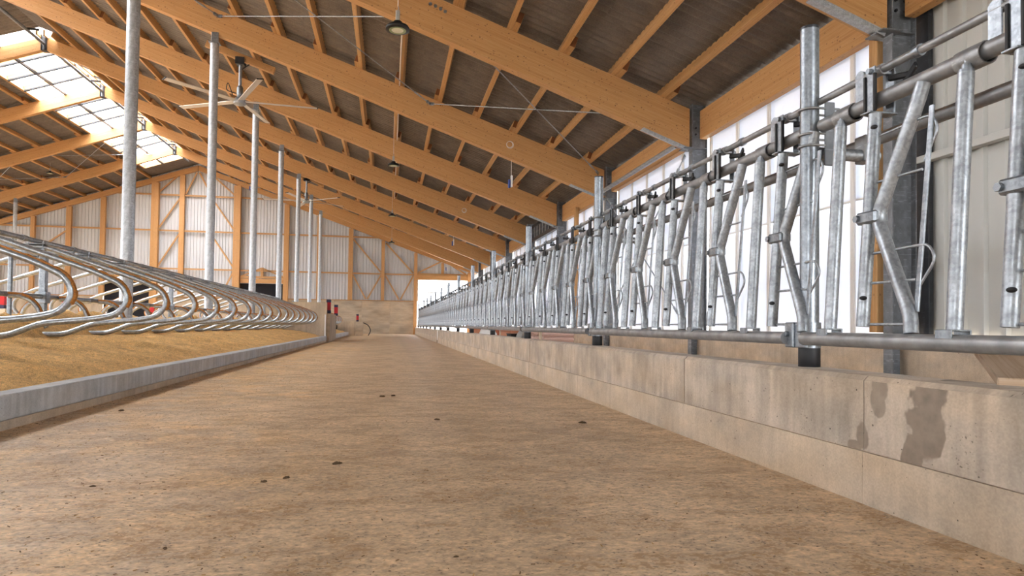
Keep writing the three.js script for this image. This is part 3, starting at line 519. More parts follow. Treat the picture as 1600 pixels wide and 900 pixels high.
  const DG = ['left of the ridge field', 'in the field left of the ridge', 'in the field left of the ridge, lowest', 'meeting the ridge from the left', 'falling from the ridge, upper', 'beside the wide right post', 'beside the wide right post, below the top rail', 'beside the wide right post, above the stalls', 'left leg of the V above the stalls', 'right leg of the V above the stalls', 'at the far left behind the stalls', 'above the first V of the right half', 'left leg of the first V by the crossover', 'right leg of the first V by the crossover', 'above the V beside the bright doorway', 'left leg of the V beside the bright doorway', 'right leg of the V beside the bright doorway', 'left strut over the bright doorway', 'right strut over the bright doorway', 'left strut over the dark doorway', 'right strut over the dark doorway'];
  diag.forEach(([a, b, c, d], i) => tag(mesh('gable_brace', bar(V(a, b, Z + 0.08), V(c, d, Z + 0.08), 0.1, 0.06), M.timber), `${b < 5 && d < 5 ? 'low' : Math.max(b, d) < 7 ? 'middle' : Math.max(b, d) < 9 ? 'upper' : 'topmost'} gable brace ${(c > a) === (d > b) ? 'rising' : 'falling'} to the right, ${DG[i]}`, 'brace'));
  // headers over the three openings
  const header = (x0, x1, y, label) => { const t = thing('door_header', label, 'beam', V((x0 + x1) / 2, y, Z)); mesh('beam', boxAt(x1 - x0, 0.3, 0.18, 0, 0.15, 0.04, 0.006), M.glulam, t); mesh('upper_rail', boxAt(x1 - x0, 0.14, 0.12, 0, 0.4, 0.02, 0.004), M.timber, t); mesh('stub_post', boxAt(0.18, yt((x0 + x1) / 2) > 6 ? 0.6 : 0.95, 0.12, 0, 0.75, 0.02, 0.004), M.timber, t); };
  header(1.88, 5.41, 3.80, 'glued timber header over the bright doorway at the far right'); header(-9.8, -7.06, 3.32, 'timber header over the dark doorway behind the stalls'); header(-18.1, -15.35, 3.2, 'timber header over the dark doorway at the far left');
  DOORS.forEach(([a, b], i) => { const t = thing('door_curtain', `black strip curtain closing the ${i ? 'left' : 'middle'} doorway of the far wall`, 'curtain', V((a + b) / 2, 0, Z - 0.1)); const n = 8, w = (b - a) / n; for (let j = 0; j < n; j++) mesh('strip', boxAt(w + 0.02, 3.3, 0.01, a - (a + b) / 2 + w * (j + 0.5), 1.65, j % 2 ? 0.02 : 0, 0.002), M.darkCurtain, t); });
  // what stands outside the bright doorway: a tube gate
  const g = thing('tube_gate', 'pale grey tube gate standing in the bright doorway', 'gate', V(1.9, 0, Z - 0.5));
  for (const y of [3.53, 2.95, 2.36, 1.75, 1.15, 0.55]) mesh('crossbar', tube([V(0, y, 0), V(3.6, y, 0)], 0.05, { seg: 8 }), M.galv, g);
  for (const x of [0, 2.16, 3.6]) mesh('upright', tube([V(x, 0, 0), V(x, 3.55, 0)], 0.06, { seg: 8 }), M.galv, g);
}

// the gable behind the camera, with a doorway over the feed table and one over the stalls
{
  const Z = 7.2, g = struct('wall_front'), r = (x) => yt(x) + 0.2;
  for (let x = -30; x < 5.9; x += 1.0) { const door = x > 1.9 || (x > -12 && x < -7.2); mesh('cladding_panel', M.trapez(1.0, door ? 4.2 : 0, 12, (u) => r(x + u), 0.25, 0.03).rotateY(Math.PI).translate(x + 1, 0, Z), M.clad, g); }
}
// ------------------------------------------------------------------ posts that carry the rafters
{
  const r = 0.098, top = yb(-4.2) - 0.06;
  const make = (label) => { const t = thing('support_pole', label, 'pole'); mesh('pipe', tube([V(0, 0, 0), V(0, top - 0.16, 0)], r, { seg: 24 }), M.galvPole, t); mesh('cap_plate', boxAt(0.24, 0.015, 0.24, 0, top - 0.15, 0, 0.002), M.galvBright, t); mesh('head_plate', bar(V(0.03, top - 0.15, 0.115), V(0.03, top + 0.08, 0.115), 0.16, 0.012, V(1, 0, 0), 0.002), M.galvBright, t); mesh('saddle', [bar(V(-0.02, top - 0.15, -0.115), V(-0.02, top + 0.08, -0.115), 0.16, 0.012, V(1, 0, 0), 0.002)], M.galvBright, t); mesh('floor_sleeve', lathe([[0.0, 0.7], [0.125, 0.7], [0.125, 0], [0, 0]].reverse(), 20), M.galv, t); return t; };
  const words = (k) => `${k === 1 ? 'nearest' : ORD[k - 1]} galvanised round pole rising from the stalls to a rafter`;
  const p = make(words(1)); p.position.set(-4.2, 0, ZK(1)); for (let k = 2; k < 8; k++) copy(p, V(-4.2, 0, ZK(k)), words(k));
  copy(p, V(-20.9, 0, ZK(7)), 'thin far galvanised pole under the left roof slope'); copy(p, V(-20.9, 0, ZK(6)), 'galvanised pole at the left picture edge under the left roof');
}

// ------------------------------------------------------------------ stall dividers, rails and bedding
const CX = -4.2;
{
  const zi = (i) => -6.13 - 1.2 * i;
  const mk = (label) => {
    const t = thing('stall_divider', label, 'stall divider');
    mesh('loop', tube([V(0.20, 1.49, 0), V(0.36, 1.49, 0), V(1.36, 1.14, 0), V(1.60, 1.02, 0), V(1.66, 0.87, 0), V(1.56, 0.725, 0), V(1.36, 0.68, 0), V(0.88, 0.63, 0), V(0.58, 0.505, 0), V(0.27, 0.50, 0)], 0.03, { bend: [0, 0.08, 0.12, 0.12, 0.12, 0.12, 0.12, 0.08, 0.08, 0], seg: 12, bseg: 5 }), M.galvShiny, t);
    const cr = rng(4), crust = (P, r) => { const g = tube(P, r, { bend: 0.1, seg: 7, bseg: 6 }), p = g.attributes.position; for (let i = 0; i < p.count; i++) { const x = p.getX(i), y = p.getY(i), z = p.getZ(i), n = (free(x * 38 + 5, y * 38 + z * 60, 741) - 0.5) * 0.018; p.setXYZ(i, x + n * 0.6, y + n, z * (1 + n * 20)); } g.computeVertexNormals(); return g; };
    mesh('sawdust_crust', crust([V(1.02, 1.278, 0), V(1.375, 1.152, 0), V(1.615, 1.034, 0), V(1.678, 0.87, 0), V(1.64, 0.80, 0)], 0.0215), M.crust, t); mesh('sawdust_crust', crust([V(0.02, 0.952, 0.06), V(0.17, 0.948, 0.06), V(0.315, 0.865, 0.06), V(0.38, 0.72, 0.06)], 0.0185), M.crust, t);
    mesh('end_cap', cyl(0.0315, 0.02, 0.265, 0.50, 0, 'x', 12), M.galv, t);
    mesh('clamp_plate', boxAt(0.20, 0.012, 0.09, 0.27, 1.522, 0, 0.002), M.galvBright, t); mesh('clamp_plate', boxAt(0.20, 0.012, 0.09, 0.27, 1.457, 0, 0.002), M.galvBright, t);
    for (const x of [0.20, 0.345]) mesh('u_bolt', tube([V(x, 1.44, -0.035), V(x, 1.53, -0.035), V(x, 1.56, 0), V(x, 1.53, 0.035), V(x, 1.44, 0.035)], 0.006, { bend: 0.03, seg: 6, bseg: 3 }), M.galvBright, t);
    mesh('brisket_arc', tube([V(0.03, 0.93, 0.06), V(0.16, 0.93, 0.06), V(0.30, 0.85, 0.06), V(0.42, 0.58, 0.06)], 0.026, { bend: 0.12, seg: 10 }), M.galvShiny, t);
    return t;
  };
  const words = (i, far) => `galvanised stall divider, ${i < 0 ? 'cut by the picture edge' : i === 0 ? 'nearest whole loop' : ORD[i] + ' loop from the camera'}, ${far ? 'far row facing away' : 'row beside the aisle'}`;
  const p = mk(words(-1, false)); p.position.set(CX, 0, zi(-1));
  for (let i = 0; i <= 16; i++) copy(p, V(CX, 0, zi(i)), words(i, false));
  for (let i = -1; i <= 16; i++) { const o = copy(p, V(CX, 0, zi(i) + 0.12), words(i, true)); o.scale.x = -1; }
  for (let i = 0; i < 8; i++) copy(p, V(CX, 0, -30 - i * 1.2), `bright stall divider loop beyond the crossover, ${ORD[i]} from the camera`);
  const rail = (x, y, z0, z1, r, label, joints) => { const t = thing('stall_rail', label, 'rail', V(x, y, 0)); mesh('pipe', tube([V(0, 0, z0), V(0, 0, z1)], r, { seg: 12 }), M.galv, t); for (let z = z0 - 1; z > z1; z -= joints) mesh('coupling', tube([V(0, 0, z), V(0, 0, z - 0.08)], r * 1.25, { seg: 12 }), M.galvBright, t); };
  rail(CX + 0.27, 1.555, 0, -25.9, 0.028, 'neck rail pipe clamped along the aisle row of stall dividers', 1.2); rail(CX - 0.27, 1.555, 0, -25.9, 0.028, 'neck rail pipe clamped along the far row of stall dividers', 1.2);
  rail(CX, 0.95, 0, -25.9, 0.03, 'low centre pipe with sawdust lying on it between the stall rows', 2.4); rail(CX + 0.27, 1.555, -29.3, -39.7, 0.028, 'neck rail pipe of the stalls beyond the crossover', 2.4);
  const posts = [-8.55, -9.3, -14.3, -19.4, -24.4]; posts.forEach((z, i) => { const t = thing('stall_post', `square galvanised stall post on the centre line, ${ORD[i]} from the camera`, 'post', V(CX, 0, z)); mesh('upright', boxAt(i ? 0.075 : 0.04, 1.58, i ? 0.075 : 0.04, 0, 0.79, 0, 0.006), M.galvBright, t); mesh('bracket', boxAt(0.66, 0.05, 0.06, 0, 1.50, 0, 0.004), M.galv, t); if (i) mesh('socket', boxAt(0.12, 0.14, 0.12, 0, 0.94, 0, 0.006), M.galvBright, t); });
  // bedding: a heaped bank of sawdust between the two kerbs
  const prof = [[0, 0.74], [0.22, 0.60], [0.42, 0.46], [0.8, 0.41], [1.2, 0.34], [1.6, 0.255], [1.80, 0.205], [1.87, 0.165]];
  const py = (d) => { d = Math.abs(d); for (let i = 1; i < prof.length; i++) if (d <= prof[i][0]) { const [a, b] = prof[i - 1], [c, e] = prof[i], t = (d - a) / (c - a); return mix(b, e, t); } return 0.1; };
  const bed = (name, z0, z1, step, label, dEnd) => {
    const xs = []; for (let d = -1.87; d <= 1.8701; d += 0.0425) xs.push(d); const nz = Math.round((z0 - z1) / step), pos = [], uv = [], idx = [], nx = xs.length;
    for (let j = 0; j <= nz; j++) { const z = z0 - step * j; for (const d of xs) {
      const e = sstep(1.87, 1.55, Math.abs(d)), wv = free(d * 1.4 + 3, z * 1.1, 701) - 0.5, ad = Math.abs(d), fur = free(z * 2.4 + ad * 1.1, ad * 0.5 + z * 0.3, 711) - 0.5, fu2 = 0.5 - Math.abs(free(z * 7.5 + ad * 3.2, ad * 1.1, 717) - 0.5) * 2, gr = free(d * 14, z * 14, 721) - 0.5, cr = free(z * 1.3, 5, 731) - 0.5;
      const end = dEnd ? Math.min(sstep(z1, z1 + 0.6, z) + 0.35, 1) : 1;
      pos.push(CX + d, (py(d) + cr * 0.25 * Math.exp(-d * d * 14)) * end + e * (wv * 0.08 + fur * 0.11 + fu2 * 0.035 + gr * 0.022) + (1 - e) * gr * 0.018, z); uv.push(d, -z);
    } }
    for (let j = 0; j < nz; j++) for (let i = 0; i < nx - 1; i++) { const a = j * nx + i; idx.push(a, a + 1, a + nx, a + 1, a + nx + 1, a + nx); }
    const g = geo(pos, uv, idx); g.computeVertexNormals(); const o = tag(mesh(name, g, M.sawdust), label, 'bedding'); o.userData.kind = 'stuff';
  };
  bed('sawdust_bedding', 1, -15, 0.045, 'deep golden sawdust bedding heaped between the two kerbs under the stall dividers'); bed('sawdust_bedding', -15, -25.95, 0.1, 'golden sawdust bedding at the far end of the stalls', true); bed('sawdust_bedding', -29.3, -39.8, 0.15, 'small golden patch of sawdust bedding beyond the crossover');
}
// crossover walls, marker blocks, hose
{
  const wall = (name, x0, x1, z, h, th) => struct(name, boxAt(x1 - x0, h, th, (x0 + x1) / 2, h / 2, z, 0.008, x0), M.gableConcrete);
  wall('wall_crossover_near', -6.3, -2.26, -26.1, 1.45, 0.16); wall('wall_crossover_far', -6.3, -2.2, -29.1, 1.0, 0.16); wall('wall_crossover_end', -6.3, -1.9, -40, 0.82, 0.16);
  struct('wall_trough_side', boxAt(3.1, 1.04, 0.14, 0, 0.52, 0, 0.008).rotateY(Math.PI / 2).translate(-2.23, 0, -27.65), M.gableConcrete);
  struct('trim_edge_strip', [boxAt(0.05, 1.0, 0.03, -2.31, 0.5, -26.0, 0.004), boxAt(0.05, 0.95, 0.03, -2.19, 0.47, -29.0, 0.004)], M.white);
  struct('wall_crossover_stub', boxAt(0.42, 0.8, 0.2, -1.66, 0.4, -40, 0.008), M.gableConcrete);
  const marker = (x, y, z, w, h, label) => { const t = thing('marker_block', label, 'marker', V(x, y, z)); mesh('lower_band', boxAt(w, h * 0.22, w * 0.8, 0, h * 0.11, 0, 0.01), M.navy, t); mesh('red_band', boxAt(w * 0.98, h * 0.56, w * 0.78, 0, h * 0.5, 0, 0.006), M.red, t); mesh('upper_band', boxAt(w, h * 0.22, w * 0.8, 0, h * 0.89, 0, 0.01), M.navy, t); };
  marker(-2.22, 1.05, -26.3, 0.17, 0.52, 'red and navy marker block on the near corner of the crossover wall'); marker(-2.16, 1.0, -29.1, 0.15, 0.45, 'red and navy marker block on the far corner of the crossover wall'); marker(-1.77, 0.81, -40, 0.14, 0.42, 'smallest red and navy marker block on the farthest low wall');
  [[-8.5, -17, 'nearest'], [-8.9, -21, 'second'], [-8.4, -26.5, 'third']].forEach(([x, z, w]) => { const t = thing('concrete_pier', `${w} low concrete pier beyond the far stall row`, 'pier', V(x, 0, z)); mesh('block', boxAt(0.3, 0.9, 0.3, 0, 0.45, 0, 0.01), M.gableConcrete, t); marker(x, 0.91, z, 0.15, 0.36, `red and navy marker block on the ${w} pier seen through the stalls`); });
  tag(mesh('water_hose', tube([V(-1.45, 0.75, -39.9), V(-1.15, 0.62, -39.85), V(-1.0, 0.3, -39.85), V(-1.15, 0.02, -39.8)], 0.025, { bend: 0.3, seg: 8 }), M.rubber), 'black hose bowed down from the farthest low wall to the floor', 'hose');
  tag(mesh('valve', [cyl(0.05, 0.25, -3.0, 0.42, -39.85, 'x', 10), cyl(0.03, 0.2, -2.9, 0.5, -39.85, 'y', 8)], M.black), 'small black valve on the wall behind the far stalls', 'valve');
}

// ------------------------------------------------------------------ self-locking feed fence
{
  const PZ = (n) => -2.92 - 3.32 * n, XL = 1.875, XP = 1.95, XT = 1.985, YL = 0.62, YT = 1.616, YR = 1.737, P = 3.32;
  const mkPost = (label) => {
    const t = thing('fence_post', label, 'post');
    mesh('pipe', tube([V(0, 0.487, 0), V(0, 2.09, 0)], 0.0425, { seg: 24 }), M.galvBright, t); mesh('end_cap', cyl(0.043, 0.012, 0, 2.092, 0, 'y', 20), M.steelDark, t);
    mesh('sleeve', lathe([[0, 0.49], [0.049, 0.487], [0.049, 0.60], [0, 0.60]], 24), M.rubber, t);
    const half = []; mesh('collar', [lathe([[0.046, 0.575], [0.051, 0.575], [0.051, 0.695], [0.046, 0.695]], 24), boxAt(0.02, 0.12, 0.07, -0.06, 0.635, -0.06, 0.006), boxAt(0.012, 0.12, 0.13, -0.052, 0.635, 0, 0.004)], M.galvBright, t);
    mesh('collar_bolt', [cyl(0.013, 0.03, -0.07, 0.64, -0.065, 'x', 8)], M.galvBright, t);
    mesh('clamp_plate', boxAt(0.05, 0.30, 0.012, 0.07, 1.58, 0.05, 0.003), M.steel, t);
    for (const y of [1.70, 1.58, 1.525]) mesh('u_bolt', tube([V(0.12, y, 0.049), ...Array.from({ length: 13 }, (_, i) => { const a = Math.PI / 2 + Math.PI * i / 12; return V(0.049 * Math.cos(a), y, 0.049 * Math.sin(a)); }), V(0.12, y, -0.049)], 0.006, { seg: 8 }), M.iron, t);
    mesh('rail_arm', tube([V(0.05, 1.50, 0), V(0.36, 1.50, 0)], 0.03, { seg: 12 }), M.galv, t); mesh('arm_clamp', boxAt(0.05, 0.13, 0.08, 0.29, 1.53, 0, 0.006), M.iron, t);
    return t;
  };
  const pw = (n) => (n === 0 ? 'galvanised feed fence post nearest the camera, tall and thick, on the concrete wall' : n < 0 ? 'feed fence post beside the camera outside the picture' : `galvanised feed fence post, ${ORD[n]} from the camera, standing on the concrete wall`);
  const post = mkPost(pw(0)); post.position.set(XP, 0, PZ(0)); for (let n = 1; n <= 13; n++) copy(post, V(XP, 0, PZ(n)), pw(n));
  // neck rail on the feed side
  const nr = thing('neck_rail', 'dark pipe neck rail running along the feed side of the fence', 'rail', V(2.26, 1.565, 0)); for (let n = -1; n < 13; n++) mesh('pipe', tube([V(0, 0, PZ(n) - 0.02), V(0, 0, PZ(n + 1) + 0.0)], 0.029, { seg: 14 }), M.iron, nr);
  // one panel of five feeding places, from s = 0 at a post to s = P away from the camera
  const mkPanel = (label) => {
    const t = thing('headlock_panel', label, 'feed fence'), S = (s) => -s;
    const low = mesh('lower_rail', tube([V(XL, YL, S(0.07)), V(XL, YL, S(P - 0.07))], 0.030, { seg: 18 }), M.iron, t);
    const topr = mesh('upper_rail', tube([V(XT, YT, S(0.05)), V(XT, YT, S(P - 0.05))], 0.031, { seg: 18 }), M.iron, t);
    const rod_ = mesh('locking_rod', tube([V(XT, YR, S(0.02)), V(XT, YR, S(P - 0.02))], 0.0165, { seg: 12 }), M.iron, t);
    for (let j = 0; j < 5; j++) {
      const s0 = 0.664 * j;
      { // fixed tube in its shoe, with a threaded head below the upper rail
        const s = s0 + 0.43, a = mesh('fixed_tube', tube([V(1.895, 0.665, S(s)), V(1.945, 1.552, S(s))], 0.0265, { seg: 16 }), M.galv, t);
        mesh('shoe', [boxAt(0.075, 0.006, 0.07, 1.89, 0.664, S(s), 0.001), boxAt(0.006, 0.035, 0.07, 1.853, 0.648, S(s), 0.001), boxAt(0.006, 0.035, 0.07, 1.927, 0.648, S(s), 0.001)], M.galvBright, a);
        mesh('head_nut', [cyl(0.0245, 0.012, 1.946, 1.558, S(s), 'y', 16), cyl(0.019, 0.02, 1.948, 1.572, S(s), 'y', 6), cyl(0.012, 0.03, 1.952, 1.59, S(s), 'y', 8)], M.galvBright, a);
        mesh('saddle', lathe([[0.033, -0.055], [0.041, -0.055], [0.041, 0.055], [0.033, 0.055], [0.033, -0.055]], 16).rotateX(Math.PI / 2).translate(XT - 0.006, YT - 0.008, S(s)), M.iron, a);
        mesh('rod_holder', [boxAt(0.008, 0.16, 0.055, XT - 0.012, YR - 0.06, S(s - 0.09), 0.003), cyl(0.03, 0.012, XT - 0.008, YR + 0.004, S(s - 0.09), 'x', 14)], M.galvBright, a);
      }
      { // locking tube that hangs from the latch bracket; free at the foot
        const s = s0 + 0.21, a = mesh('lock_tube', tube([V(1.885, 0.675, S(s)), V(1.943, 1.545, S(s))], 0.0255, { seg: 16 }), M.galv, t);
        mesh('bumper', new THREE.SphereGeometry(1, 14, 10).scale(0.012, 0.009, 0.017).translate(1.872, 0.79, S(s) + 0.02), M.rubber, a); mesh('bumper', new THREE.SphereGeometry(1, 14, 10).scale(0.012, 0.009, 0.017).translate(1.922, 1.485, S(s) + 0.02), M.rubber, a);
        const b = mesh('latch_bracket', [boxAt(0.008, 0.20, 0.05, XT - 0.045, 1.645, S(s + 0.02), 0.002), boxAt(0.008, 0.20, 0.05, XT + 0.045, 1.645, S(s + 0.02), 0.002), boxAt(0.13, 0.008, 0.06, XT - 0.01, 1.552, S(s + 0.02), 0.002)], M.galvBright, t);
        mesh('edge_rubber', [boxAt(0.014, 0.155, 0.012, XT - 0.05, 1.635, S(s + 0.048), 0.002), boxAt(0.014, 0.155, 0.012, XT - 0.05, 1.635, S(s - 0.008), 0.002)], M.rubber, b);
        mesh('pivot_bolt', cyl(0.012, 0.125, XT, YR - 0.01, S(s + 0.02), 'x', 8), M.galvBright, b);
        mesh('latch_hook', [bar(V(XT + 0.02, YR - 0.04, S(s)), V(XT + 0.06, YR - 0.05, S(s - 0.10)), 0.024, 0.02), bar(V(XT + 0.05, YR - 0.075, S(s - 0.05)), V(XT + 0.03, YR - 0.03, S(s - 0.14)), 0.03, 0.012)], M.rubber, b);
        mesh('rod_coupling', tube([V(XT, YR, S(s + 0.05)), V(XT, YR, S(s - 0.0))], 0.023, { seg: 12 }), M.iron, b); mesh('rod_stop', tube([V(XT, YR, S(s - 0.17)), V(XT, YR, S(s - 0.20))], 0.023, { seg: 12 }), M.galvBright, b);
      }
      { // bent arm: foot on the lower rail, elbow clamped to the lock tube, head under the upper rail
        const sf = s0 - 0.05, se = s0 + 0.165, a = mesh('bent_arm', tube([V(1.885, 0.65, S(sf)), V(1.893, 0.72, S(sf + 0.012)), V(1.915, 1.11, S(se)), V(1.945, 1.53, S(sf + 0.03)), V(1.952, 1.59, S(sf + 0.015))], 0.0265, { bend: [0, 0.05, 0.05, 0.05, 0], seg: 14 }), M.galv, t);
        if (j === 0) { a.userData.label = 'bent arm beside the fence post'; }
        mesh('elbow_clamp', [bar(V(1.912, 1.115, S(se - 0.03)), V(1.912, 1.115, S(s0 + 0.25)), 0.05, 0.064, V(0, 1, 0), 0.008)], M.galvBright, a); mesh('clamp_bolt', cyl(0.015, 0.085, 1.912, 1.115, S(s0 + 0.238), 'x', 6), M.galvBright, a);
        const f = mesh('flat_bar', [bar(V(1.90, 0.73, S(sf - 0.01)), V(1.945, 1.49, S(sf - 0.035)), 0.008, 0.022, V(1, 0, 0), 0.002)], M.galvBright, t);
        for (const [y, ext] of [[0.685, 0], [0.85, 0], [0.97, 0.05], [1.26, 0], [1.45, 0.03]]) { const x = mix(1.886, 1.943, (y - 0.675) / 0.875) + 0.01; mesh('rung', ext ? tube([V(x, y, S(s0 + 0.20)), V(x, y + 0.008, S(sf - ext)), V(x + 0.004, y - 0.05, S(sf - ext - 0.03)), V(x - 0.01, y - 0.16, S(sf - 0.005))], 0.0055, { bend: 0.03, seg: 6, bseg: 3 }) : tube([V(x, y, S(s0 + 0.20)), V(x, y, S(sf))], 0.0055, { seg: 6 }), M.galv, f); }
      }
    }
    return t;
  };
  const words = (n) => (n < 0 ? 'self-locking feed fence panel nearest the camera, cut off by the right picture edge' : `self-locking feed fence panel of five places beyond the ${ORD[n]} fence post`);
  const panel = mkPanel(words(-1)); panel.position.z = PZ(-1); for (let n = 0; n < 13; n++) copy(panel, V(0, 0, PZ(n)), words(n));
}

// ------------------------------------------------------------------ things on the feed table
{
  const fl = 0.15;
  const pallet = (x, z, ry, label, y = fl) => { const t = thing('pallet', label, 'pallet', V(x, y, z)); t.rotation.y = ry; for (let i = 0; i < 5; i++) mesh('deck_board', boxAt(0.11, 0.02, 1.2, -0.34 + i * 0.17, 0.125, 0, 0.003), M.boardBrown, t); for (const dx of [-0.33, 0, 0.33]) { mesh('runner', boxAt(0.1, 0.02, 1.2, dx, 0.01, 0, 0.003), M.boardBrown, t); for (const dz of [-0.5, 0, 0.5]) mesh('block', boxAt(0.1, 0.095, 0.14, dx, 0.0675, dz, 0.004), M.boardBrown, t); } return t; };
  const bricks = (x, z, n, m, label) => { let c = 0; for (let l = 0; l < 3; l++) for (let i = 0; i < n; i++) { const o = tag(mesh('building_block', boxAt(0.24, 0.115, 0.36, 0, 0, 0, 0.006), m), `${label}, ${['bottom', 'middle', 'top'][l]} layer, ${ORD[i]} from the camera`, 'block', label); o.position.set(x + (l % 2) * 0.01, fl + 0.14 + 0.058 + l * 0.117, z - i * 0.37); c++; } };
  pallet(3.2, -13.3, 0, 'wooden pallet under the pink stack on the feed table'); for (let l = 0; l < 3; l++) for (let i = 0; i < 3; i++) { const o = tag(mesh('paper_sack', boxAt(0.62, 0.085, 0.42, 0, 0, 0, 0.03), M.pink), `pinkish paper sack on the pallet, ${['bottom', 'middle', 'top'][l]} layer, ${ORD[i]} from the camera`, 'sack', 'paper sacks on the pallet'); o.position.set(3.2, fl + 0.14 + 0.043 + l * 0.087, -12.9 - i * 0.43); }
  { const t = thing('plastic_barrel', 'grey plastic barrel lying behind the third fence post', 'barrel', V(3.0, fl + 0.24, -14.6)); mesh('drum', lathe([[0, -0.3], [0.2, -0.3], [0.23, -0.26], [0.23, 0.26], [0.2, 0.3], [0, 0.3]], 24).rotateX(Math.PI / 2), M.greyPlastic, t); mesh('lid', cyl(0.1, 0.02, 0, 0, 0.305, 'z', 18), M.black, t); }
  { const t = thing('tool_crate', 'black plastic crate beside the grey barrel on the feed table', 'crate', V(3.0, fl, -15.6)); mesh('tub', [boxAt(0.5, 0.3, 0.02, 0, 0.17, 0.28, 0.006), boxAt(0.5, 0.3, 0.02, 0, 0.17, -0.28, 0.006), boxAt(0.02, 0.3, 0.58, -0.25, 0.17, 0, 0.006), boxAt(0.02, 0.3, 0.58, 0.25, 0.17, 0, 0.006), boxAt(0.5, 0.02, 0.58, 0, 0.01, 0, 0.004)], M.black, t); mesh('rim', boxAt(0.54, 0.025, 0.62, 0, 0.325, 0, 0.006), M.black, t); }
  bricks(3.0, -16.4, 4, M.brickPale, 'pale orange block beyond the black crate'); bricks(3.1, -20.2, 5, M.brick, 'red brown block on the far pallet'); bricks(3.1, -24.5, 4, M.brickPale, 'orange block of the farthest stack');
  pallet(3.0, -16.95, 0, 'wooden pallet under the pale orange blocks'); pallet(3.1, -21, 0, 'wooden pallet under the red brown blocks'); pallet(3.1, -25.1, 0, 'wooden pallet under the farthest orange blocks');
  { const t = thing('white_sack', 'crumpled white sack leaning beside the orange blocks', 'sack', V(2.7, fl, -18.6)); const g = new THREE.SphereGeometry(0.5, 24, 16), p = g.attributes.position; for (let i = 0; i < p.count; i++) { const x = p.getX(i), y = p.getY(i), z = p.getZ(i), n = 1 + (free(x * 4 + 9, y * 4 + z * 3, 801) - 0.5) * 0.35; p.setXYZ(i, x * 0.5 * n, (y + 0.5) * 0.47 * n, z * 0.9 * n); } g.computeVertexNormals(); mesh('bag', flat(g), M.white, t); mesh('neck', flat(new THREE.ConeGeometry(0.08, 0.12, 10)).translate(0, 0.5, 0), M.white, t); }
  tag(mesh('leaning_board', bar(V(2.55, 0.16, -11.3), V(2.62, 0.58, -11.75), 0.03, 0.16, V(1, 0, 0)), M.board), 'narrow board leaning against the pallet of pink sacks', 'board');
  // wide plank and wooden crate at the right picture edge
  { const A = V(2.03, 0.502, -2.0), B = V(2.72, 0.565, -2.79), d = B.clone().sub(A).normalize(), sd = V(0.752, 0, 0.66).multiplyScalar(0.19);
    tag(mesh('wide_plank', bar(A.clone().addScaledVector(d, -0.1).add(sd), B.clone().add(sd), 0.03, 0.38, V(0, 1, 0), 0.004), M.boardPink), 'wide pale plank with wavy grain resting on the wall at the right picture edge', 'plank'); }
  { const t = thing('pointed_box', 'pointed brown wooden box standing behind the lower rail at the right edge', 'box', V(2.8, 0, -2.45)); t.rotation.y = -0.85;
    mesh('brown_board', bar(V(-0.17, 0.50, 0), V(0.02, 0.715, 0), 0.02, 0.22), M.boardBrown, t); mesh('pale_board', bar(V(0.02, 0.715, 0), V(0.34, 0.48, 0), 0.02, 0.24), M.board, t); mesh('body', prism([[-0.16, 0.15], [0.32, 0.15], [0.32, 0.48], [0.02, 0.69], [-0.16, 0.49]], -0.1, 0.1), M.boardBrown, t); }
}

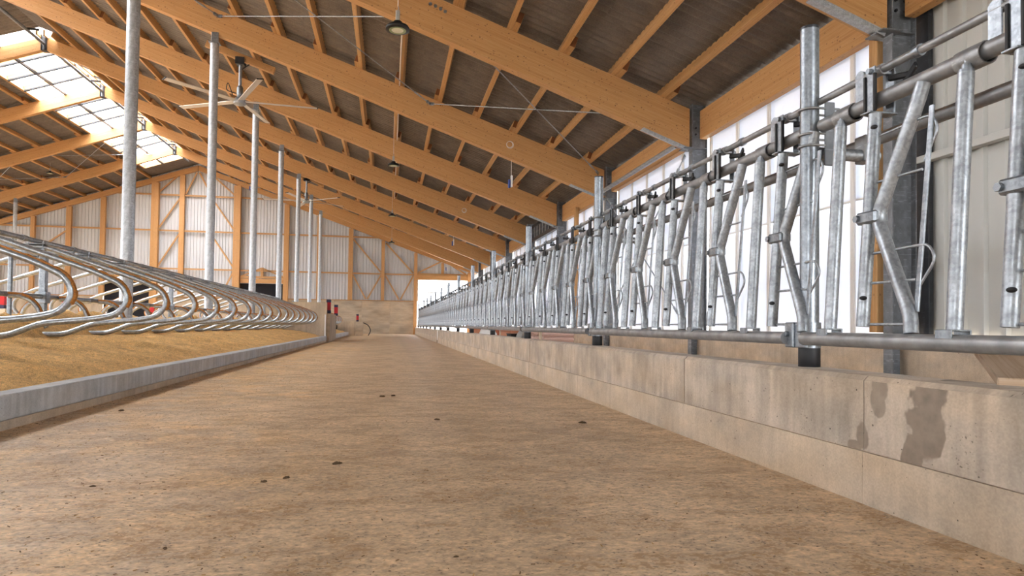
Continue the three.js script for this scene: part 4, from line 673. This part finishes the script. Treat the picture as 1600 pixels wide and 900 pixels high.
// ------------------------------------------------------------------ fans, lamps, conduit, hanging connectors
{
  const mkFan = (label) => {
    const t = thing('ceiling_fan', label, 'fan'); // origin at the hub
    mesh('motor', lathe([[0, -0.1], [0.14, -0.1], [0.17, -0.06], [0.17, 0.02], [0.12, 0.08], [0.06, 0.1], [0, 0.1]], 24), M.galv, t);
    mesh('gearbox', lathe([[0, 0.1], [0.075, 0.1], [0.085, 0.2], [0.085, 0.36], [0.06, 0.42], [0, 0.42]], 16), M.galvBright, t);
    mesh('drop_rod', tube([V(0, 0.4, 0), V(0, 1.0, 0)], 0.045, { seg: 12 }), M.galv, t);
    mesh('hanger', [boxAt(0.24, 0.2, 0.02, 0, 1.1, 0.12, 0.003), boxAt(0.24, 0.2, 0.02, 0, 1.1, -0.12, 0.003), boxAt(0.2, 0.02, 0.24, 0, 1.01, 0, 0.003), bar(V(0.03, 0.88, 0), V(0.3, 1.1, 0), 0.03, 0.02)], M.steelDark, t);
    mesh('carrier_beam', boxAt(1.9, 0.18, 0.12, 0.0, 0, 0, 0.004).rotateZ(-SLOPE).translate(0, 1.22, 0), M.timber, t);
    for (let b = 0; b < 5; b++) { const a = 0.12 + b * Math.PI * 2 / 5, g = bar(V(0.12, 0, 0), V(2.05, 0.02, 0), 0.022, 0.17, V(0, 1, 0), 0.008).rotateX(0.16).rotateY(a); const o = mesh('blade', g, M.blade, t); mesh('blade_cap', bar(V(2.05, 0.02, 0), V(2.08, 0.02, 0), 0.03, 0.18, V(0, 1, 0), 0.006).rotateX(0.16).rotateY(a), M.black, o); }
    mesh('cable', tube([V(-0.08, 0.2, 0.05), V(-0.35, 0.25, 0.1), V(-0.3, 0.5, 0.1), V(-0.16, 0.12, 0.12)], 0.012, { bend: 0.1, seg: 6 }), M.black, t);
    return t;
  };
  const f = mkFan('large five-bladed ceiling fan over the stalls near the second pole'); f.position.set(-4.15, 6.76, -19.72); const g = copy(f, V(-4.15, 6.76, -35.15), 'smaller looking five-bladed ceiling fan far off over the stalls'); g.rotation.y = 0.5;
  const mkLamp = (label) => {
    const t = thing('high_bay_lamp', label, 'lamp');
    mesh('housing', lathe([[0, 0.1], [0.06, 0.1], [0.075, 0.05], [0.15, 0.035], [0.165, 0.01], [0.165, -0.02], [0.115, -0.022], [0, -0.018]].reverse(), 32), M.black, t);
    mesh('lens_ring', lathe([[0.085, -0.024], [0.118, -0.028], [0.118, -0.018], [0.085, -0.018]], 28), M.lensRing, t); mesh('lens', lathe([[0, -0.03], [0.08, -0.027], [0.088, -0.02], [0, -0.02]], 28), M.lens, t);
    mesh('driver', [boxAt(0.06, 0.16, 0.05, 0, 0.18, 0, 0.01)], M.greyPlastic, t); mesh('hook', tube([V(0, 0.25, 0), V(0.015, 0.29, 0), V(0, 0.32, 0)], 0.006, { bend: 0.02, seg: 6 }), M.galvBright, t);
    return t;
  };
  const drop = (x, y, z, label) => { const top = yt(x) - 0.02; tag(mesh('lamp_cord', tube([V(x, y + 0.31, z), V(x, top, z)], 0.005, { seg: 6 }), M.conduit), label, 'cord'); };
  const spots_ = [[0.05, 4.80, -9.6, 'nearest'], [0.05, 5.22, -19.72, 'second'], [0.06, 5.38, -29.95, 'third'], [0.08, 5.42, -40.2, 'farthest']];
  let l0; for (const [x, y, z, w] of spots_) { const lab = `${w} round black high bay lamp hanging over the feed aisle`; if (!l0) { l0 = mkLamp(lab); l0.position.set(x, y, z); } else copy(l0, V(x, y, z), lab); drop(x, y, z, `thin cord of the ${w} hanging lamp over the aisle`); }
  copy(l0, V(-18.0, 8.55, -40.2), 'round black high bay lamp under the left roof slope'); drop(-18.0, 8.55, -40.2, 'thin cord of the lamp under the left roof slope');
  for (let k = 0; k < 8; k++) tag(mesh('cable_conduit', tube([V(0.16, yt(0.16) - 0.03, ZK(k) - 0.15), V(0.16, yt(0.16) - 0.03, ZK(k + 1) + 0.15)], 0.014, { seg: 8 }), M.conduit), `pale conduit under the purlin line of the lamps, ${ORD[k]} bay from the camera`, 'conduit');
  const hang = (x, z, y, L0, label) => { const t = thing('hanging_plug', label, 'plug', V(x, y, z)), L = yb(x) - y + 0.01; mesh('cord', tube([V(0.02, 0.1, 0), V(0.02, L, 0)], 0.006, { seg: 6 }), M.conduit, t); mesh('white_body', boxAt(0.05, 0.3, 0.05, 0.03, 0.02, 0, 0.012), M.white, t); mesh('blue_body', boxAt(0.06, 0.22, 0.06, -0.03, -0.05, 0, 0.014), M.blue, t); };
  hang(3.0, ZK(2), 4.35, 0.55, 'blue and white plug hanging below the third rafter near the curtain'); hang(2.95, ZK(5), 4.62, 0.5, 'small plug hanging below the sixth rafter near the curtain'); hang(3.5, ZK(7), 4.25, 0.6, 'tiny blue plug hanging before the far gable'); hang(-7.3, ZK(6), 7.8, 0.6, 'white plug hanging near the far fan');
  const coil = (x, k, label) => { const t = thing('cable_coil', label, 'cable coil', V(x, (yb(x) + yt(x)) / 2, ZK(k) + 0.11)); for (let i = 0; i < 3; i++) mesh('winding', flat(new THREE.TorusGeometry(0.075 + i * 0.009, 0.006, 6, 24)).translate(i * 0.004, -i * 0.006, i * 0.006), M.conduit, t); };
  coil(2.95, 2, 'small grey cable coil fixed to the third rafter'); coil(-5.4, 3, 'small cable coil fixed to the fourth rafter near the fan'); coil(2.9, 4, 'tiny cable coil fixed to the fifth rafter');
}

// ------------------------------------------------------------------ litter on the floor
{
  const rr = rng(991), clods = [[-0.23, -3.33, 0.035], [1.32, -4.55, 0.04], [-0.42, -3.05, 0.025], [-0.5, -2.99, 0.022], [-0.05, -6.37, 0.04], [0.05, -6.42, 0.04], [0.34, -4.8, 0.03], [0.2, -1.96, 0.012], [-1.93, -5.48, 0.035], [-1.15, -2.99, 0.018], [-0.63, -2.15, 0.016]];
  const words = ['dark flat clod in the middle of the aisle floor', 'dark crumbly clod on the floor towards the feed wall', 'small dark clod left of the middle clod', 'smaller dark smear left of the middle clod', 'far dark clod, left of a pair on the aisle', 'far dark clod, right of a pair on the aisle', 'single dark crumb far off in the middle of the aisle', 'small round dark crumb near the bottom picture edge', 'dark crumb on the floor beside the kerb', 'thin dark crumb on the left floor', 'small brown crumb near the bottom left'];
  clods.forEach(([x, z, r0], i) => { const r = r0 * 0.62, g = new THREE.IcosahedronGeometry(1, 6), p = g.attributes.position; for (let k = 0; k < p.count; k++) { const a = p.getX(k), b = p.getY(k), c = p.getZ(k), n = 0.25 + free(a * 3 + i * 9 + 20, b * 2 + c * 3.4 + 20, 811) * 1.2 + Math.abs(free(a * 11 + i * 5 + 40, b * 9 + c * 11 + 40, 815) - 0.5) * 0.9; p.setXYZ(k, a * n * r, Math.max(b, -0.25) * n * r * 0.42, c * n * r * 0.6); } g.computeVertexNormals(); const o = tag(mesh('dirt_clod', flat(g), M.clod), words[i], 'clod'); o.position.set(x, r * 0.08, z); o.rotation.y = rr() * 6; });
  const N = 24000, g = cbox(1, 0.2, 0.34, 0.06), im = new THREE.InstancedMesh(g, std({ roughness: 1 }), N), m = new THREE.Matrix4(), q = new THREE.Quaternion(), c = new THREE.Color();
  for (let i = 0; i < N; i++) {
    const z = -1.1 - Math.pow(rr(), 1.6) * 12, near = rr() < 0.35, x = near ? -2.22 + Math.pow(rr(), 2) * 1.4 : -2.2 + rr() * 3.95, L = 0.0025 + Math.pow(rr(), 5) * 0.010;
    q.setFromEuler(new THREE.Euler((rr() - 0.5) * 0.4, rr() * 6.28, (rr() - 0.5) * 0.4)); m.compose(V(x, 0.001 + L * 0.08, z), q, V(L, L * 0.8, L)); im.setMatrixAt(i, m);
    const t = rr(); if (t < 0.45) c.set('#6f583e'); else if (t < 0.85) c.set('#a98658'); else c.set('#d2b98e'); c.multiplyScalar(0.8 + rr() * 0.4); im.setColorAt(i, c);
  }
  im.name = 'straw_litter'; im.userData = { kind: 'stuff', label: 'loose chaff and sawdust flakes strewn over the aisle floor', category: 'litter' }; im.castShadow = im.receiveShadow = true; scene.add(im);
}
renderer.render(scene, camera);
